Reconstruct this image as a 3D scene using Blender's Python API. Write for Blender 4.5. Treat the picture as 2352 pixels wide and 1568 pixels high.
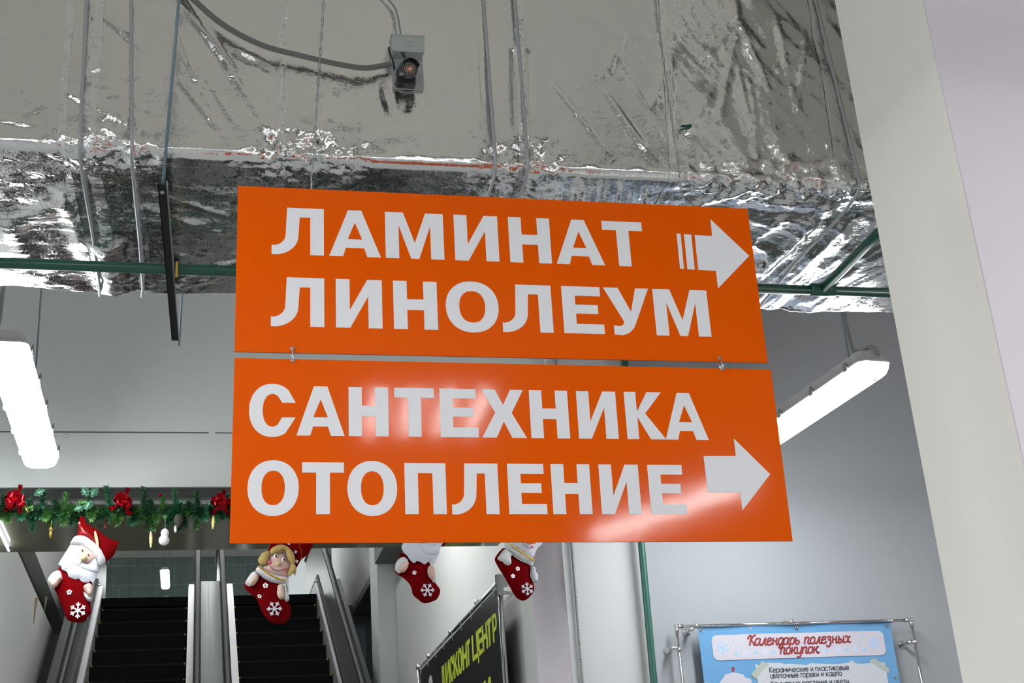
import bpy, bmesh, math, random
from mathutils import Vector, Matrix, noise
from mathutils.geometry import delaunay_2d_cdt
random.seed(7)
S = bpy.context.scene
COL = S.collection
for o in list(bpy.data.objects): bpy.data.objects.remove(o)

# ---------------------------------------------------------------- camera
F_PX, W_PX, H_PX = 3155.9, 2352, 1568
CAM = Vector((0, 0, 1.6))
FWD = Vector((0.22342212, 0.89855156, 0.37774019))
RGT = Vector((0.9745077, -0.21403936, -0.06724509))
UPV = Vector((-0.02042809, -0.38313476, 0.92346654))
cd = bpy.data.cameras.new('camera'); cam = bpy.data.objects.new('camera', cd); COL.objects.link(cam)
cam.matrix_world = Matrix(((RGT.x, UPV.x, -FWD.x, CAM.x), (RGT.y, UPV.y, -FWD.y, CAM.y), (RGT.z, UPV.z, -FWD.z, CAM.z), (0, 0, 0, 1)))
cd.sensor_fit = 'HORIZONTAL'; cd.sensor_width = 36.0; cd.lens = 36.0 * F_PX / W_PX
cd.clip_start = 0.02; cd.clip_end = 200
cd.dof.use_dof = False
S.camera = cam
S.cycles.max_bounces = 8; S.cycles.diffuse_bounces = 4; S.cycles.glossy_bounces = 4

# ---------------------------------------------------------------- world, exposure
wd = bpy.data.worlds.new('world'); S.world = wd; wd.use_nodes = True
wd.node_tree.nodes['Background'].inputs[0].default_value = (0.75, 0.85, 1, 1)
wd.node_tree.nodes['Background'].inputs[1].default_value = 0.3
S.view_settings.view_transform = 'Standard'; S.view_settings.look = 'None'
S.view_settings.exposure = 0.0; S.view_settings.gamma = 1; S.view_settings.use_curve_mapping = False
LAMP = 56.0          # radiance of a lit diffuser

# ---------------------------------------------------------------- pixel helpers: a sight line meets a real plane
def ray(x, y): return FWD + RGT * ((x - W_PX / 2) / F_PX) - UPV * ((y - H_PX / 2) / F_PX)
def onX(x, y, X): d = ray(x, y); return CAM + d * (X / d.x)
def onY(x, y, Y): d = ray(x, y); return CAM + d * (Y / d.y)
def onZ(x, y, Z): d = ray(x, y); return CAM + d * ((Z - CAM.z) / d.z)

# ---------------------------------------------------------------- materials
def mat(name, col, rough=0.5, metal=0.0, bump=0.0, bscale=60, var=0.0, vscale=3, emis=None, es=0, coat=0, spec=None, trans=0, aniso=(1, 1, 1), sheen=0, crough=None):
    m = bpy.data.materials.new(name); m.use_nodes = True; nt = m.node_tree; n = nt.nodes; l = nt.links
    p = n['Principled BSDF']
    p.inputs['Base Color'].default_value = (*col, 1); p.inputs['Roughness'].default_value = rough
    p.inputs['Metallic'].default_value = metal; p.inputs['Coat Weight'].default_value = coat
    if crough is not None: p.inputs['Coat Roughness'].default_value = crough
    if spec is not None: p.inputs['Specular IOR Level'].default_value = spec
    if trans: p.inputs['Transmission Weight'].default_value = trans
    if sheen: p.inputs['Sheen Weight'].default_value = sheen
    if emis: p.inputs['Emission Color'].default_value = (*emis, 1); p.inputs['Emission Strength'].default_value = es
    tc = n.new('ShaderNodeTexCoord'); mp = n.new('ShaderNodeMapping'); mp.inputs['Scale'].default_value = aniso
    l.new(tc.outputs['Object'], mp.inputs[0])
    if var:
        a = n.new('ShaderNodeTexNoise'); a.inputs['Scale'].default_value = vscale; a.inputs['Detail'].default_value = 5
        r = n.new('ShaderNodeMapRange'); r.inputs[3].default_value = 1 - var; r.inputs[4].default_value = 1 + var
        mx = n.new('ShaderNodeVectorMath'); mx.operation = 'SCALE'; mx.inputs[0].default_value = col
        l.new(mp.outputs[0], a.inputs[0]); l.new(a.outputs[0], r.inputs[0]); l.new(r.outputs[0], mx.inputs['Scale']); l.new(mx.outputs[0], p.inputs['Base Color'])
    if bump:
        a = n.new('ShaderNodeTexNoise'); a.inputs['Scale'].default_value = bscale; a.inputs['Detail'].default_value = 4
        b = n.new('ShaderNodeBump'); b.inputs['Strength'].default_value = bump; b.inputs['Distance'].default_value = 0.01
        l.new(mp.outputs[0], a.inputs[0]); l.new(a.outputs[0], b.inputs['Height']); l.new(b.outputs[0], p.inputs['Normal'])
    return m

M = {}
M['wall'] = mat('painted white wall', (0.575, 0.615, 0.61), 0.75, bump=0.03, bscale=30, var=0.025, vscale=1.2)
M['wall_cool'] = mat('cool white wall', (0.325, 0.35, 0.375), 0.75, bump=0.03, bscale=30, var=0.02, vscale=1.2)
M['pilaster'] = mat('bright white pilaster', (0.47, 0.49, 0.505), 0.6, bump=0.03, bscale=30, var=0.02)
M['shaft'] = mat('grey painted shaft wall', (0.55, 0.56, 0.54), 0.8, bump=0.03, var=0.05, vscale=1.0)
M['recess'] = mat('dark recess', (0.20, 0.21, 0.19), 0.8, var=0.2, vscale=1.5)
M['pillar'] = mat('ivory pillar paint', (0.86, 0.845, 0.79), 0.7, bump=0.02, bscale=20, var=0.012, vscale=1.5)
M['lit_tint'] = mat('lavender white light tint', (0.74, 0.68, 0.74), 0.7, bump=0.02, bscale=20, var=0.012, vscale=1.5)  # lavender pink light falling on the face is put into the colour
M['ceiling'] = mat('grey beige ceiling', (0.74, 0.715, 0.65), 0.9, bump=0.2, bscale=4, var=0.22, vscale=1.6)
M['girder'] = mat('dark green grey girder', (0.14, 0.17, 0.165), 0.6, var=0.3, vscale=2)
M['added_dark'] = mat('added dark reflection panel', (0.05, 0.052, 0.045), 0.6)  # for the dark panel added out of view under the poster
M['floor'] = mat('grey floor tile', (0.30, 0.31, 0.31), 0.35, var=0.15, vscale=2)
M['goods'] = mat('rose store wall', (0.58, 0.36, 0.33), 0.7, var=0.1)
M['soffit'] = mat('glossy olive ceiling panel', (0.23, 0.235, 0.16), 0.12, spec=0.5)
M['header_under'] = mat('grey header underside', (0.16, 0.165, 0.16), 0.6, var=0.05)
M['rail_alu'] = mat('pale aluminium profile', (0.85, 0.85, 0.88), 0.4, 0.0)
M['joint'] = mat('dark joint', (0.10, 0.10, 0.10), 0.9)
M['orange'] = mat('glossy orange sign face', (0.73, 0.093, 0.001), 0.08, bump=0.010, bscale=22, spec=0.19)
M['orange_edge'] = mat('orange panel edge', (0.55, 0.08, 0.01), 0.6)
M['letter'] = mat('matt white vinyl', (0.74, 0.74, 0.77), 0.9, spec=0.1)
M['green'] = mat('green enamel pipe', (0.008, 0.095, 0.062), 0.28, var=0.1, vscale=8, spec=0.6)
M['green_w'] = mat('green enamel riser', (0.010, 0.095, 0.072), 0.35, var=0.1, vscale=8)
M['black_metal'] = mat('black metal', (0.015, 0.018, 0.016), 0.45, 0.3)
M['steel'] = mat('galvanised steel', (0.45, 0.47, 0.49), 0.35, 0.9, bump=0.05)
M['wire'] = mat('blue grey wire', (0.17, 0.25, 0.30), 0.45, 0.2)
M['chrome'] = mat('chrome', (0.75, 0.75, 0.76), 0.10, 1.0)
M['strap'] = mat('grey plastic strap', (0.42, 0.44, 0.46), 0.45, 0.3)
M['conduit'] = mat('grey plastic conduit', (0.20, 0.20, 0.195), 0.6)
M['conduit_m'] = mat('metal flexible conduit', (0.26, 0.27, 0.27), 0.5, 0.3)
M['box'] = mat('light grey plastic', (0.40, 0.43, 0.42), 0.55)
M['housing'] = mat('pale grey lamp housing', (0.50, 0.50, 0.50), 0.55)
M['clip'] = mat('grey lamp clip', (0.30, 0.32, 0.31), 0.5, 0.3)
M['lamp'] = mat('lit diffuser', (0.9, 0.92, 0.95), 0.3, emis=(0.97, 0.99, 1.0), es=LAMP)
M['lamp_dim'] = mat('lit strip tube', (0.9, 0.9, 0.9), 0.3, emis=(1.0, 0.97, 1.0), es=9)
M['lamp_end'] = mat('clear diffuser end', (0.72, 0.78, 0.82), 0.25, emis=(0.9, 0.965, 1.0), es=0.35)
M['lampdot'] = mat('dark mark in lamp', (0.25, 0.22, 0.22), 0.8)
M['redmark'] = mat('pink mark', (0.9, 0.25, 0.35), 0.8, emis=(1, 0.35, 0.45), es=0.8)
M['cam_black'] = mat('dark camera body', (0.03, 0.033, 0.033), 0.35)
M['lens_ring'] = mat('copper lens plate', (0.35, 0.08, 0.01), 0.3, 0.3)
M['gold'] = mat('gold', (0.95, 0.62, 0.12), 0.22, 1.0)
M['gold_pale'] = mat('pale gold glitter', (0.9, 0.78, 0.32), 0.25, 1.0, bump=0.4, bscale=400)
M['silver'] = mat('silver sequin', (0.85, 0.86, 0.88), 0.3, 0.7)
M['velvet'] = mat('red velvet', (0.115, 0.0006, 0.0018), 1.0, sheen=0.0, spec=0.05, bump=0.1, bscale=120, var=0.25, vscale=14)
M['satin'] = mat('red satin', (0.20, 0.002, 0.003), 0.28, 0.3, bump=0.3, bscale=30)
M['ribbon'] = mat('shiny red ribbon', (0.30, 0.0008, 0.006), 0.14, 0.8)
M['fur'] = mat('white plush', (0.62, 0.635, 0.65), 0.95, bump=0.6, bscale=260)
M['felt'] = mat('white felt', (0.52, 0.545, 0.61), 0.95, bump=0.1, bscale=200)
M['skin'] = mat('pale pink felt', (0.50, 0.335, 0.30), 0.9)
M['skin_dk'] = mat('beige felt hand', (0.55, 0.41, 0.33), 0.9)
M['nose'] = mat('pale yellow felt', (0.62, 0.52, 0.26), 0.9)
M['nose_o'] = mat('orange felt', (0.85, 0.20, 0.03), 0.8)
M['hair'] = mat('blond yarn', (0.42, 0.30, 0.10), 0.85, bump=0.5, bscale=60, aniso=(5, 1, 0.8), var=0.2, vscale=30)
M['black'] = mat('black thread', (0.01, 0.01, 0.012), 0.7)
M['white'] = mat('white', (0.8, 0.82, 0.84), 0.6)
M['blush'] = mat('pink blush', (0.72, 0.10, 0.15), 0.9)
M['flake'] = mat('white snowflake felt', (0.55, 0.54, 0.60), 0.8)
M['needle'] = mat('green fir needles', (0.035, 0.20, 0.095), 0.45)
M['needle2'] = mat('light green fir needles', (0.11, 0.30, 0.075), 0.45)
M['needle3'] = mat('dark fir needles', (0.018, 0.10, 0.055), 0.5)
M['holly'] = mat('green holly leaf', (0.02, 0.12, 0.06), 0.3)
M['holly_edge'] = mat('snowy holly edge', (0.28, 0.42, 0.34), 0.6)
M['cone'] = mat('brown cone', (0.05, 0.045, 0.04), 0.6)
M['darkred'] = mat('dark red glitter', (0.10, 0.004, 0.006), 0.3, 0.3, bump=0.5, bscale=300)
M['foam'] = mat('white foam', (0.66, 0.66, 0.68), 0.85)
M['esc_deck'] = mat('brushed steel deck', (0.52, 0.515, 0.53), 0.45, 0.6, var=0.05, vscale=4)
M['esc_inner'] = mat('brushed steel panel', (0.20, 0.22, 0.215), 0.35, 0.5)
M['esc_cover'] = mat('grey painted deck', (0.20, 0.22, 0.21), 0.5, 0.3)
M['rubber'] = mat('black rubber', (0.010, 0.012, 0.014), 0.5, spec=0.2)
M['step'] = mat('black escalator step', (0.0022, 0.0026, 0.0026), 0.7, spec=0.15, bump=0.3, bscale=60, aniso=(8, 1, 1))
M['step_nose'] = mat('lighter step nosing', (0.006, 0.0065, 0.0065), 0.6, spec=0.2)  # nosing slightly lighter than the step itself
M['yellow'] = mat('yellow mark', (0.35, 0.25, 0.02), 0.6)
M['banner'] = mat('black vinyl banner', (0.008, 0.010, 0.009), 0.28, spec=0.4)
M['lime'] = mat('lime print', (0.33, 0.39, 0.01), 0.6)
M['greyprint'] = mat('grey print', (0.4, 0.41, 0.41), 0.6)
M['poster'] = mat('light blue vinyl', (0.10, 0.285, 0.52), 0.45, var=0.12, vscale=5)
M['poster_lav'] = mat('pale printed panel', (0.49, 0.48, 0.55), 0.5)
M['poster_paper'] = mat('printed torn paper', (0.46, 0.49, 0.54), 0.5)
M['poster_tape'] = mat('printed green tape', (0.34, 0.40, 0.35), 0.5)
M['redprint'] = mat('dark red print', (0.26, 0.025, 0.03), 0.5)
M['blackprint'] = mat('black print', (0.03, 0.035, 0.05), 0.5)
M['blueprint'] = mat('blue print', (0.22, 0.50, 0.85), 0.5)
M['blueprint_lt'] = mat('pale blue print', (0.45, 0.60, 0.80), 0.5)
M['pinkprint'] = mat('pale pink print', (0.60, 0.42, 0.48), 0.5)
M['rust'] = mat('rusty brown streak', (0.30, 0.215, 0.13), 0.8, var=0.3, vscale=6)
M['glass_edge'] = mat('green glass edge', (0.25, 0.42, 0.42), 0.15, trans=0.4)
M['lit_wall'] = mat('white far wall', (0.80, 0.86, 0.86), 0.7)

def tile_mat():
    m = mat('teal grey glazed panel', (0.085, 0.115, 0.11), 0.22, spec=0.5); nt = m.node_tree; n = nt.nodes; l = nt.links
    tc = n.new('ShaderNodeTexCoord'); sp = n.new('ShaderNodeSeparateXYZ'); cb = n.new('ShaderNodeCombineXYZ')
    br = n.new('ShaderNodeTexBrick'); br.offset = 0.5
    br.inputs['Color1'].default_value = (0.20, 0.26, 0.25, 1); br.inputs['Color2'].default_value = (0.165, 0.22, 0.21, 1); br.inputs['Mortar'].default_value = (0.25, 0.31, 0.30, 1)
    br.inputs['Scale'].default_value = 1; br.inputs['Brick Width'].default_value = 0.75; br.inputs['Row Height'].default_value = 0.42; br.inputs['Mortar Size'].default_value = 0.012
    l.new(tc.outputs['Object'], sp.inputs[0]); l.new(sp.outputs['X'], cb.inputs['X']); l.new(sp.outputs['Z'], cb.inputs['Y']); l.new(cb.outputs[0], br.inputs[0])
    nz = n.new('ShaderNodeTexNoise'); nz.inputs['Scale'].default_value = 3; mp = n.new('ShaderNodeMapping'); mp.inputs['Scale'].default_value = (3, 1, 0.4)
    l.new(tc.outputs['Object'], mp.inputs[0]); l.new(mp.outputs[0], nz.inputs[0])
    mx = n.new('ShaderNodeMix'); mx.data_type = 'RGBA'; mx.blend_type = 'MULTIPLY'; mx.inputs[0].default_value = 0.6
    mr = n.new('ShaderNodeMapRange'); mr.inputs[3].default_value = 0.5; mr.inputs[4].default_value = 1.7
    l.new(nz.outputs[0], mr.inputs[0]); l.new(br.outputs[0], mx.inputs[6]); l.new(mr.outputs[0], mx.inputs[7]); l.new(mx.outputs[2], n['Principled BSDF'].inputs['Base Color'])
    return m
M['tile'] = tile_mat()

def foil_mat(name, rough, tint=(0.86, 0.86, 0.85), facet=1.0):
    m = mat(name, tint, rough, 1.0); nt = m.node_tree; n = nt.nodes; l = nt.links; p = n['Principled BSDF']
    tc = n.new('ShaderNodeTexCoord'); at = n.new('ShaderNodeAttribute'); at.attribute_name = 'crumple'
    # facets: each cell of a warped voronoi tips the normal its own way
    nz = n.new('ShaderNodeTexNoise'); nz.inputs['Scale'].default_value = 9; nz.inputs['Detail'].default_value = 3
    wa = n.new('ShaderNodeVectorMath'); wa.operation = 'MULTIPLY_ADD'; wa.inputs[1].default_value = (0.16, 0.16, 0.16)
    l.new(tc.outputs['Object'], nz.inputs[0]); l.new(nz.outputs['Color'], wa.inputs[0]); l.new(tc.outputs['Object'], wa.inputs[2])
    tot = None
    for sc, wgt, strech in ((16, 0.42, (1.5, 1, 0.8)), (42, 0.42, (0.8, 1.5, 1.9)), (110, 0.34, (1.0, 1.6, 2.2))):
        mp = n.new('ShaderNodeMapping'); mp.inputs['Scale'].default_value = strech
        v = n.new('ShaderNodeTexVoronoi'); v.inputs['Scale'].default_value = sc
        s = n.new('ShaderNodeVectorMath'); s.operation = 'SUBTRACT'; s.inputs[1].default_value = (0.5, 0.5, 0.5)
        k = n.new('ShaderNodeVectorMath'); k.operation = 'SCALE'; k.inputs['Scale'].default_value = wgt * facet
        l.new(wa.outputs[0], mp.inputs[0]); l.new(mp.outputs[0], v.inputs[0]); l.new(v.outputs['Color'], s.inputs[0]); l.new(s.outputs[0], k.inputs[0])
        if tot is None: tot = k
        else:
            ad = n.new('ShaderNodeVectorMath'); l.new(tot.outputs[0], ad.inputs[0]); l.new(k.outputs[0], ad.inputs[1]); tot = ad
    sc = n.new('ShaderNodeVectorMath'); sc.operation = 'SCALE'; l.new(tot.outputs[0], sc.inputs[0]); l.new(at.outputs['Fac'], sc.inputs['Scale'])
    bn = n.new('ShaderNodeTexNoise'); bn.inputs['Scale'].default_value = 130; bn.inputs['Detail'].default_value = 5
    b2 = n.new('ShaderNodeTexNoise'); b2.inputs['Scale'].default_value = 14; b2.inputs['Detail'].default_value = 6; b2.inputs['Distortion'].default_value = 0.6
    ma = n.new('ShaderNodeMath'); ma.operation = 'MULTIPLY_ADD'; ma.inputs[1].default_value = 4.0
    l.new(tc.outputs['Object'], bn.inputs[0]); l.new(tc.outputs['Object'], b2.inputs[0]); l.new(b2.outputs[0], ma.inputs[0]); l.new(bn.outputs[0], ma.inputs[2])
    b = n.new('ShaderNodeBump'); b.inputs['Strength'].default_value = 0.35; b.inputs['Distance'].default_value = 0.0022
    l.new(ma.outputs[0], b.inputs['Height'])
    a2 = n.new('ShaderNodeVectorMath'); l.new(b.outputs[0], a2.inputs[0]); l.new(sc.outputs[0], a2.inputs[1])
    nm = n.new('ShaderNodeVectorMath'); nm.operation = 'NORMALIZE'; l.new(a2.outputs[0], nm.inputs[0]); l.new(nm.outputs[0], p.inputs['Normal'])
    return m
M['foil'] = foil_mat('aluminium foil wrap', 0.15)
M['foil_tape'] = foil_mat('aluminium foil tape', 0.22, (0.92, 0.93, 0.93), 1.1)

# ---------------------------------------------------------------- objects
def link(name, verts, faces, m, parent=None, smooth=False, origin=None, mats=None, fmat=None):
    org = Vector(origin) if origin is not None else Vector((0, 0, 0))
    me = bpy.data.meshes.new(name); me.from_pydata([Vector(v) - org for v in verts], [], faces)
    bm = bmesh.new(); bm.from_mesh(me); bmesh.ops.recalc_face_normals(bm, faces=bm.faces); bm.to_mesh(me); bm.free()
    for mm in (mats or [m]): me.materials.append(M[mm] if isinstance(mm, str) else mm)
    if fmat: me.polygons.foreach_set('material_index', fmat)
    if smooth: me.polygons.foreach_set('use_smooth', [True] * len(me.polygons))
    o = bpy.data.objects.new(name, me); COL.objects.link(o)
    if parent: o.parent = parent
    return o
def world_origin(o):
    v = Vector((0, 0, 0))
    while o: v += o.location; o = o.parent
    return v

class MB:
    """collects shapes, linked as one mesh"""
    def __init__(s): s.v = []; s.f = []; s.mi = []; s.k = 0
    def add(s, vs, fs):
        b = len(s.v); s.v += [Vector(v) for v in vs]; s.f += [tuple(i + b for i in f) for f in fs]; s.mi += [s.k] * len(fs); return s
    def box(s, a, b):
        x0, y0, z0 = a; x1, y1, z1 = b
        return s.add([(x0, y0, z0), (x1, y0, z0), (x1, y1, z0), (x0, y1, z0), (x0, y0, z1), (x1, y0, z1), (x1, y1, z1), (x0, y1, z1)],
                     [(0, 3, 2, 1), (4, 5, 6, 7), (0, 1, 5, 4), (1, 2, 6, 5), (2, 3, 7, 6), (3, 0, 4, 7)])
    def prism(s, loop, off):
        """loop of 3D points extruded by vector off"""
        n = len(loop); off = Vector(off); vs = [Vector(p) for p in loop] + [Vector(p) + off for p in loop]
        return s.add(vs, [tuple(range(n)), tuple(range(2 * n - 1, n - 1, -1))] + [(i, (i + 1) % n, n + (i + 1) % n, n + i) for i in range(n)])
    def tube(s, pts, r, n=10, rfun=None, caps=True):
        pts = [Vector(p) for p in pts]; vs = []; fs = []; up = None
        for i, p in enumerate(pts):
            t = (pts[min(i + 1, len(pts) - 1)] - pts[max(i - 1, 0)]).normalized()
            if up is None: up = Vector((0, 0, 1)) if abs(t.z) < 0.9 else Vector((1, 0, 0))
            a = t.cross(up).normalized(); bb = a.cross(t).normalized(); up = bb
            rr = rfun(i) if rfun else r
            for k in range(n):
                w = 2 * math.pi * k / n; vs.append(p + a * math.cos(w) * rr + bb * math.sin(w) * rr)
        for i in range(len(pts) - 1):
            for k in range(n):
                fs.append((i * n + k, i * n + (k + 1) % n, (i + 1) * n + (k + 1) % n, (i + 1) * n + k))
        if caps: fs += [tuple(range(n))[::-1], tuple(range((len(pts) - 1) * n, len(pts) * n))]
        return s.add(vs, fs)
    def ball(s, c, r, nu=12, nv=8, sc=(1, 1, 1), rot=None):
        vs = []; fs = []
        for j in range(nv + 1):
            th = math.pi * j / nv
            for i in range(nu):
                ph = 2 * math.pi * i / nu
                p = Vector((math.sin(th) * math.cos(ph) * sc[0], math.sin(th) * math.sin(ph) * sc[1], math.cos(th) * sc[2])) * r
                if rot: p = rot @ p
                vs.append(Vector(c) + p)
        for j in range(nv):
            for i in range(nu):
                fs.append((j * nu + i, j * nu + (i + 1) % nu, (j + 1) * nu + (i + 1) % nu, (j + 1) * nu + i))
        return s.add(vs, fs)
    def lathe(s, c, prof, axis=(0, 0, 1), n=16):
        """prof: list of (radius, distance along axis)"""
        ax = Vector(axis).normalized(); a = ax.orthogonal().normalized(); b = ax.cross(a); vs = []; fs = []
        for r, h in prof:
            for k in range(n):
                w = 2 * math.pi * k / n; vs.append(Vector(c) + ax * h + (a * math.cos(w) + b * math.sin(w)) * max(r, 1e-5))
        for i in range(len(prof) - 1):
            for k in range(n): fs.append((i * n + k, i * n + (k + 1) % n, (i + 1) * n + (k + 1) % n, (i + 1) * n + k))
        fs += [tuple(range(n))[::-1], tuple(range((len(prof) - 1) * n, len(prof) * n))]
        return s.add(vs, fs)
    def build(s, name, m, parent=None, smooth=False, mats=None):
        return link(name, s.v, s.f, m, parent, smooth, world_origin(parent) if parent else None, mats, s.mi if mats else None)

def tag(o, label, cat, group=None):
    o['label'] = label; o['category'] = cat
    if group: o['group'] = group
    return o
def thing(name, label, cat, loc, group=None):
    o = bpy.data.objects.new(name, None); o.empty_display_size = 0.05; o.location = loc; COL.objects.link(o)
    return tag(o, label, cat, group)
def struct(name, mb, m, smooth=False, mats=None):
    o = mb.build(name, m, None, smooth, mats); o['kind'] = 'structure'; return o
def copy_tree(o, parent=None):
    c = o.copy(); COL.objects.link(c); c.parent = parent
    for ch in list(o.children): copy_tree(ch, c)
    return c

# ================================================================ THE SETTING
YW = 6.05     # plane of the header wall
# store floor, walls and ceiling (most of it behind the camera: it lights and is mirrored in the foil)
struct('floor', MB().box((-7, -9, -0.1), (8, 30, 0)), 'floor')
struct('ceiling', MB().box((-7, -9, 4.95), (8, YW, 5.05)), 'ceiling')
struct('wall_back', MB().box((-7, -9.1, 0), (8, -9, 4.95)), 'wall')
struct('wall_left', MB().box((-7.1, -9, 0), (-7, YW + .2, 4.95)), 'wall')
struct('wall_store_right', MB().box((8, -9, 0), (8.1, YW + .2, 4.95)), 'goods')
# steel girders and a dark trunking under the store ceiling, mirrored in the foil
struct('ceiling_girder', MB().box((2.35, -9, 4.45), (3.3, 3.2, 4.93)), 'girder')
struct('ceiling_beam', MB().box((-7, -1.3, 4.6), (8, -1.0, 4.94)), 'girder')
struct('ceiling_beam_left', MB().box((-3.2, -9, 4.55), (-2.6, 3.2, 4.93)), 'girder')
# header wall over the escalator opening
zb = 3.41; XP0, XP1 = 1.657, 2.03
w = MB(); w.box((-7, YW, zb), (XP0, YW + 0.17, 4.95))
struct('wall_header', w, 'wall')
zj = 3.664
w = MB(); w.box((-1.4, YW - 0.003, zj - 0.0035), (0.06, YW + .001, zj + 0.0015)); w.box((0.09, YW - 0.003, zj - 0.0035), (XP0, YW + .001, zj + 0.001))
struct('trim_1', w, 'joint')
w = MB(); w.box((-7, YW + 0.0, 0), (-1.32, YW + 0.2, zb)); struct('wall_header_left', w, 'wall')
w = MB(); w.box((-1.3, YW + 0.003, zb - 0.004), (XP0, YW + 0.17, zb)); struct('trim_2', w, 'header_under')
w = MB(); w.box((-1.3, YW + .172, zb - 0.012), (XP0, YW + .235, zb + .02))
struct('trim_3', w, 'rail_alu')
w = MB(); w.box((-1.3, YW + .166, zb - 0.013), (XP0, YW + .172, zb + .02)); w.box((-1.3, YW + .235, zb - 0.013), (XP0, YW + .245, zb + .02))
struct('trim_4', w, 'joint')
# glossy olive soffit
w = MB(); w.box((-1.3, YW + .245, zb - 0.005), (1.62, 7.17, zb + 0.18)); struct('ceiling_soffit', w, 'soffit')
struct('wall_above_soffit', MB().box((-1.3, 7.05, zb + .18), (1.62, 7.17, 9.0)), 'shaft')
# pilaster, side walls of the shaft
struct('wall_pilaster', MB().box((XP0, 6.0, 0), (XP1, 6.45, 4.95)), 'pilaster')
struct('wall_pilaster_side', MB().box((1.656, 6.006, 0), (2.02, 6.62, 4.95)), 'lit_tint')  # paler than the pilaster: light from the left painted into its colour
w = MB(); w.box((1.668, 6.60, 0), (1.674, 6.66, 3.6)); struct('trim_5', w, 'glass_edge')
struct('wall_right', MB().box((XP1, 6.12, 0), (8, 6.3, 4.95)), 'wall_cool')
struct('wall_added_dark_right', MB().box((XP1 + .04, 6.09, 0), (8, 6.12, 1.93)), 'added_dark')  # unseen dark panel, added to darken what the duct underside mirrors
struct('wall_shaft_right', MB().box((1.76, 6.62, 0), (2.03, 11.98, 9.0)), 'shaft')
w = MB(); w.box((1.60, 12.0, 0), (2.03, 12.5, 9.0)); struct('wall_shaft_corner', w, 'wall')
struct('trim_7', MB().box((1.58, 10.95, 4.47), (1.76, 12.0, 9.0)), 'recess')
w = MB(); w.box((1.93, 12.6, 0), (2.1, 15.6, 4.73)); w.box((1.75, 12.6, 4.68), (2.1, 15.8, 4.76)); struct('wall_recess_right', w, 'recess')
struct('wall_upper_right', MB().box((1.75, 12.6, 4.76), (2.1, 17.5, 9.0)), 'shaft')
w = MB(); w.box((-1.5, 7.17, 0), (-1.3, 16, 4.33)); struct('wall_shaft_left', w, 'shaft')
w = MB(); w.box((-1.6, 7.17, 4.33), (-1.42, 15.5, 4.6)); struct('wall_recess_left', w, 'recess')
struct('wall_upper_left', MB().box((-1.6, 7.17, 4.62), (-1.3, 16, 9.0)), 'shaft')
struct('wall_left_jamb', MB().box((-1.32, YW + .0, 0), (-.93, 6.25, zb - .02)), 'shaft')
# landing, far wall and upper ceiling
struct('floor_landing', MB().box((-6, 15.3, 4.6), (6, 30, 4.8)), 'floor')
struct('wall_far', MB().box((-6, 30, 0), (6, 30.2, 12)), 'tile')
struct('ceiling_upper', MB().box((-6, 7.17, 9.0), (6, 30, 9.1)), 'ceiling')
struct('wall_upper_far_left', MB().box((-6, 16, 4.8), (-5.9, 30, 9)), 'tile')
struct('wall_upper_far_right', MB().box((6, 16, 4.8), (6.1, 30, 9)), 'lit_wall')
a = onY(664, 1380, 21); b = onY(708, 1270, 21)
w = MB(); w.box((a.x, 21, 4.8), (b.x, 21.5, 9.0)); struct('wall_far_column', w, 'lit_wall')
# rusty streaks on the left shaft wall
w = MB()
for (x0, y0, x1, y1, wd_) in ((84, 1372, 77, 1432, 3.2), (106, 1370, 101, 1408, 2.2)):
    p0 = onX(x0 - wd_, y0, -1.298); p1 = onX(x0 + wd_, y0, -1.298); p2 = onX(x1, y1, -1.298)
    w.prism([p0, p1, p2], (0.003, 0, 0))
struct('trim_6', w, 'rust')
# near pillar
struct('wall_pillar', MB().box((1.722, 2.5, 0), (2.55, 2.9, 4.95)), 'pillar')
struct('wall_pillar_front', MB().box((1.7221, 2.494, 0), (2.55, 2.5, 4.95)), 'lit_tint')  # thin face sheet carrying the pinkish light as colour
# small wall cap above the opening
p = onY(152, 1001, YW)
w = MB(); w.lathe((p.x, YW, p.z), [(0.009, 0), (0.009, 0.006), (0.005, 0.012)], (0, -1, 0))
tag(w.build('wall_cap', 'wall', None, True), 'tiny round white cap on the white wall just under its thin joint line', 'cap')

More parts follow.
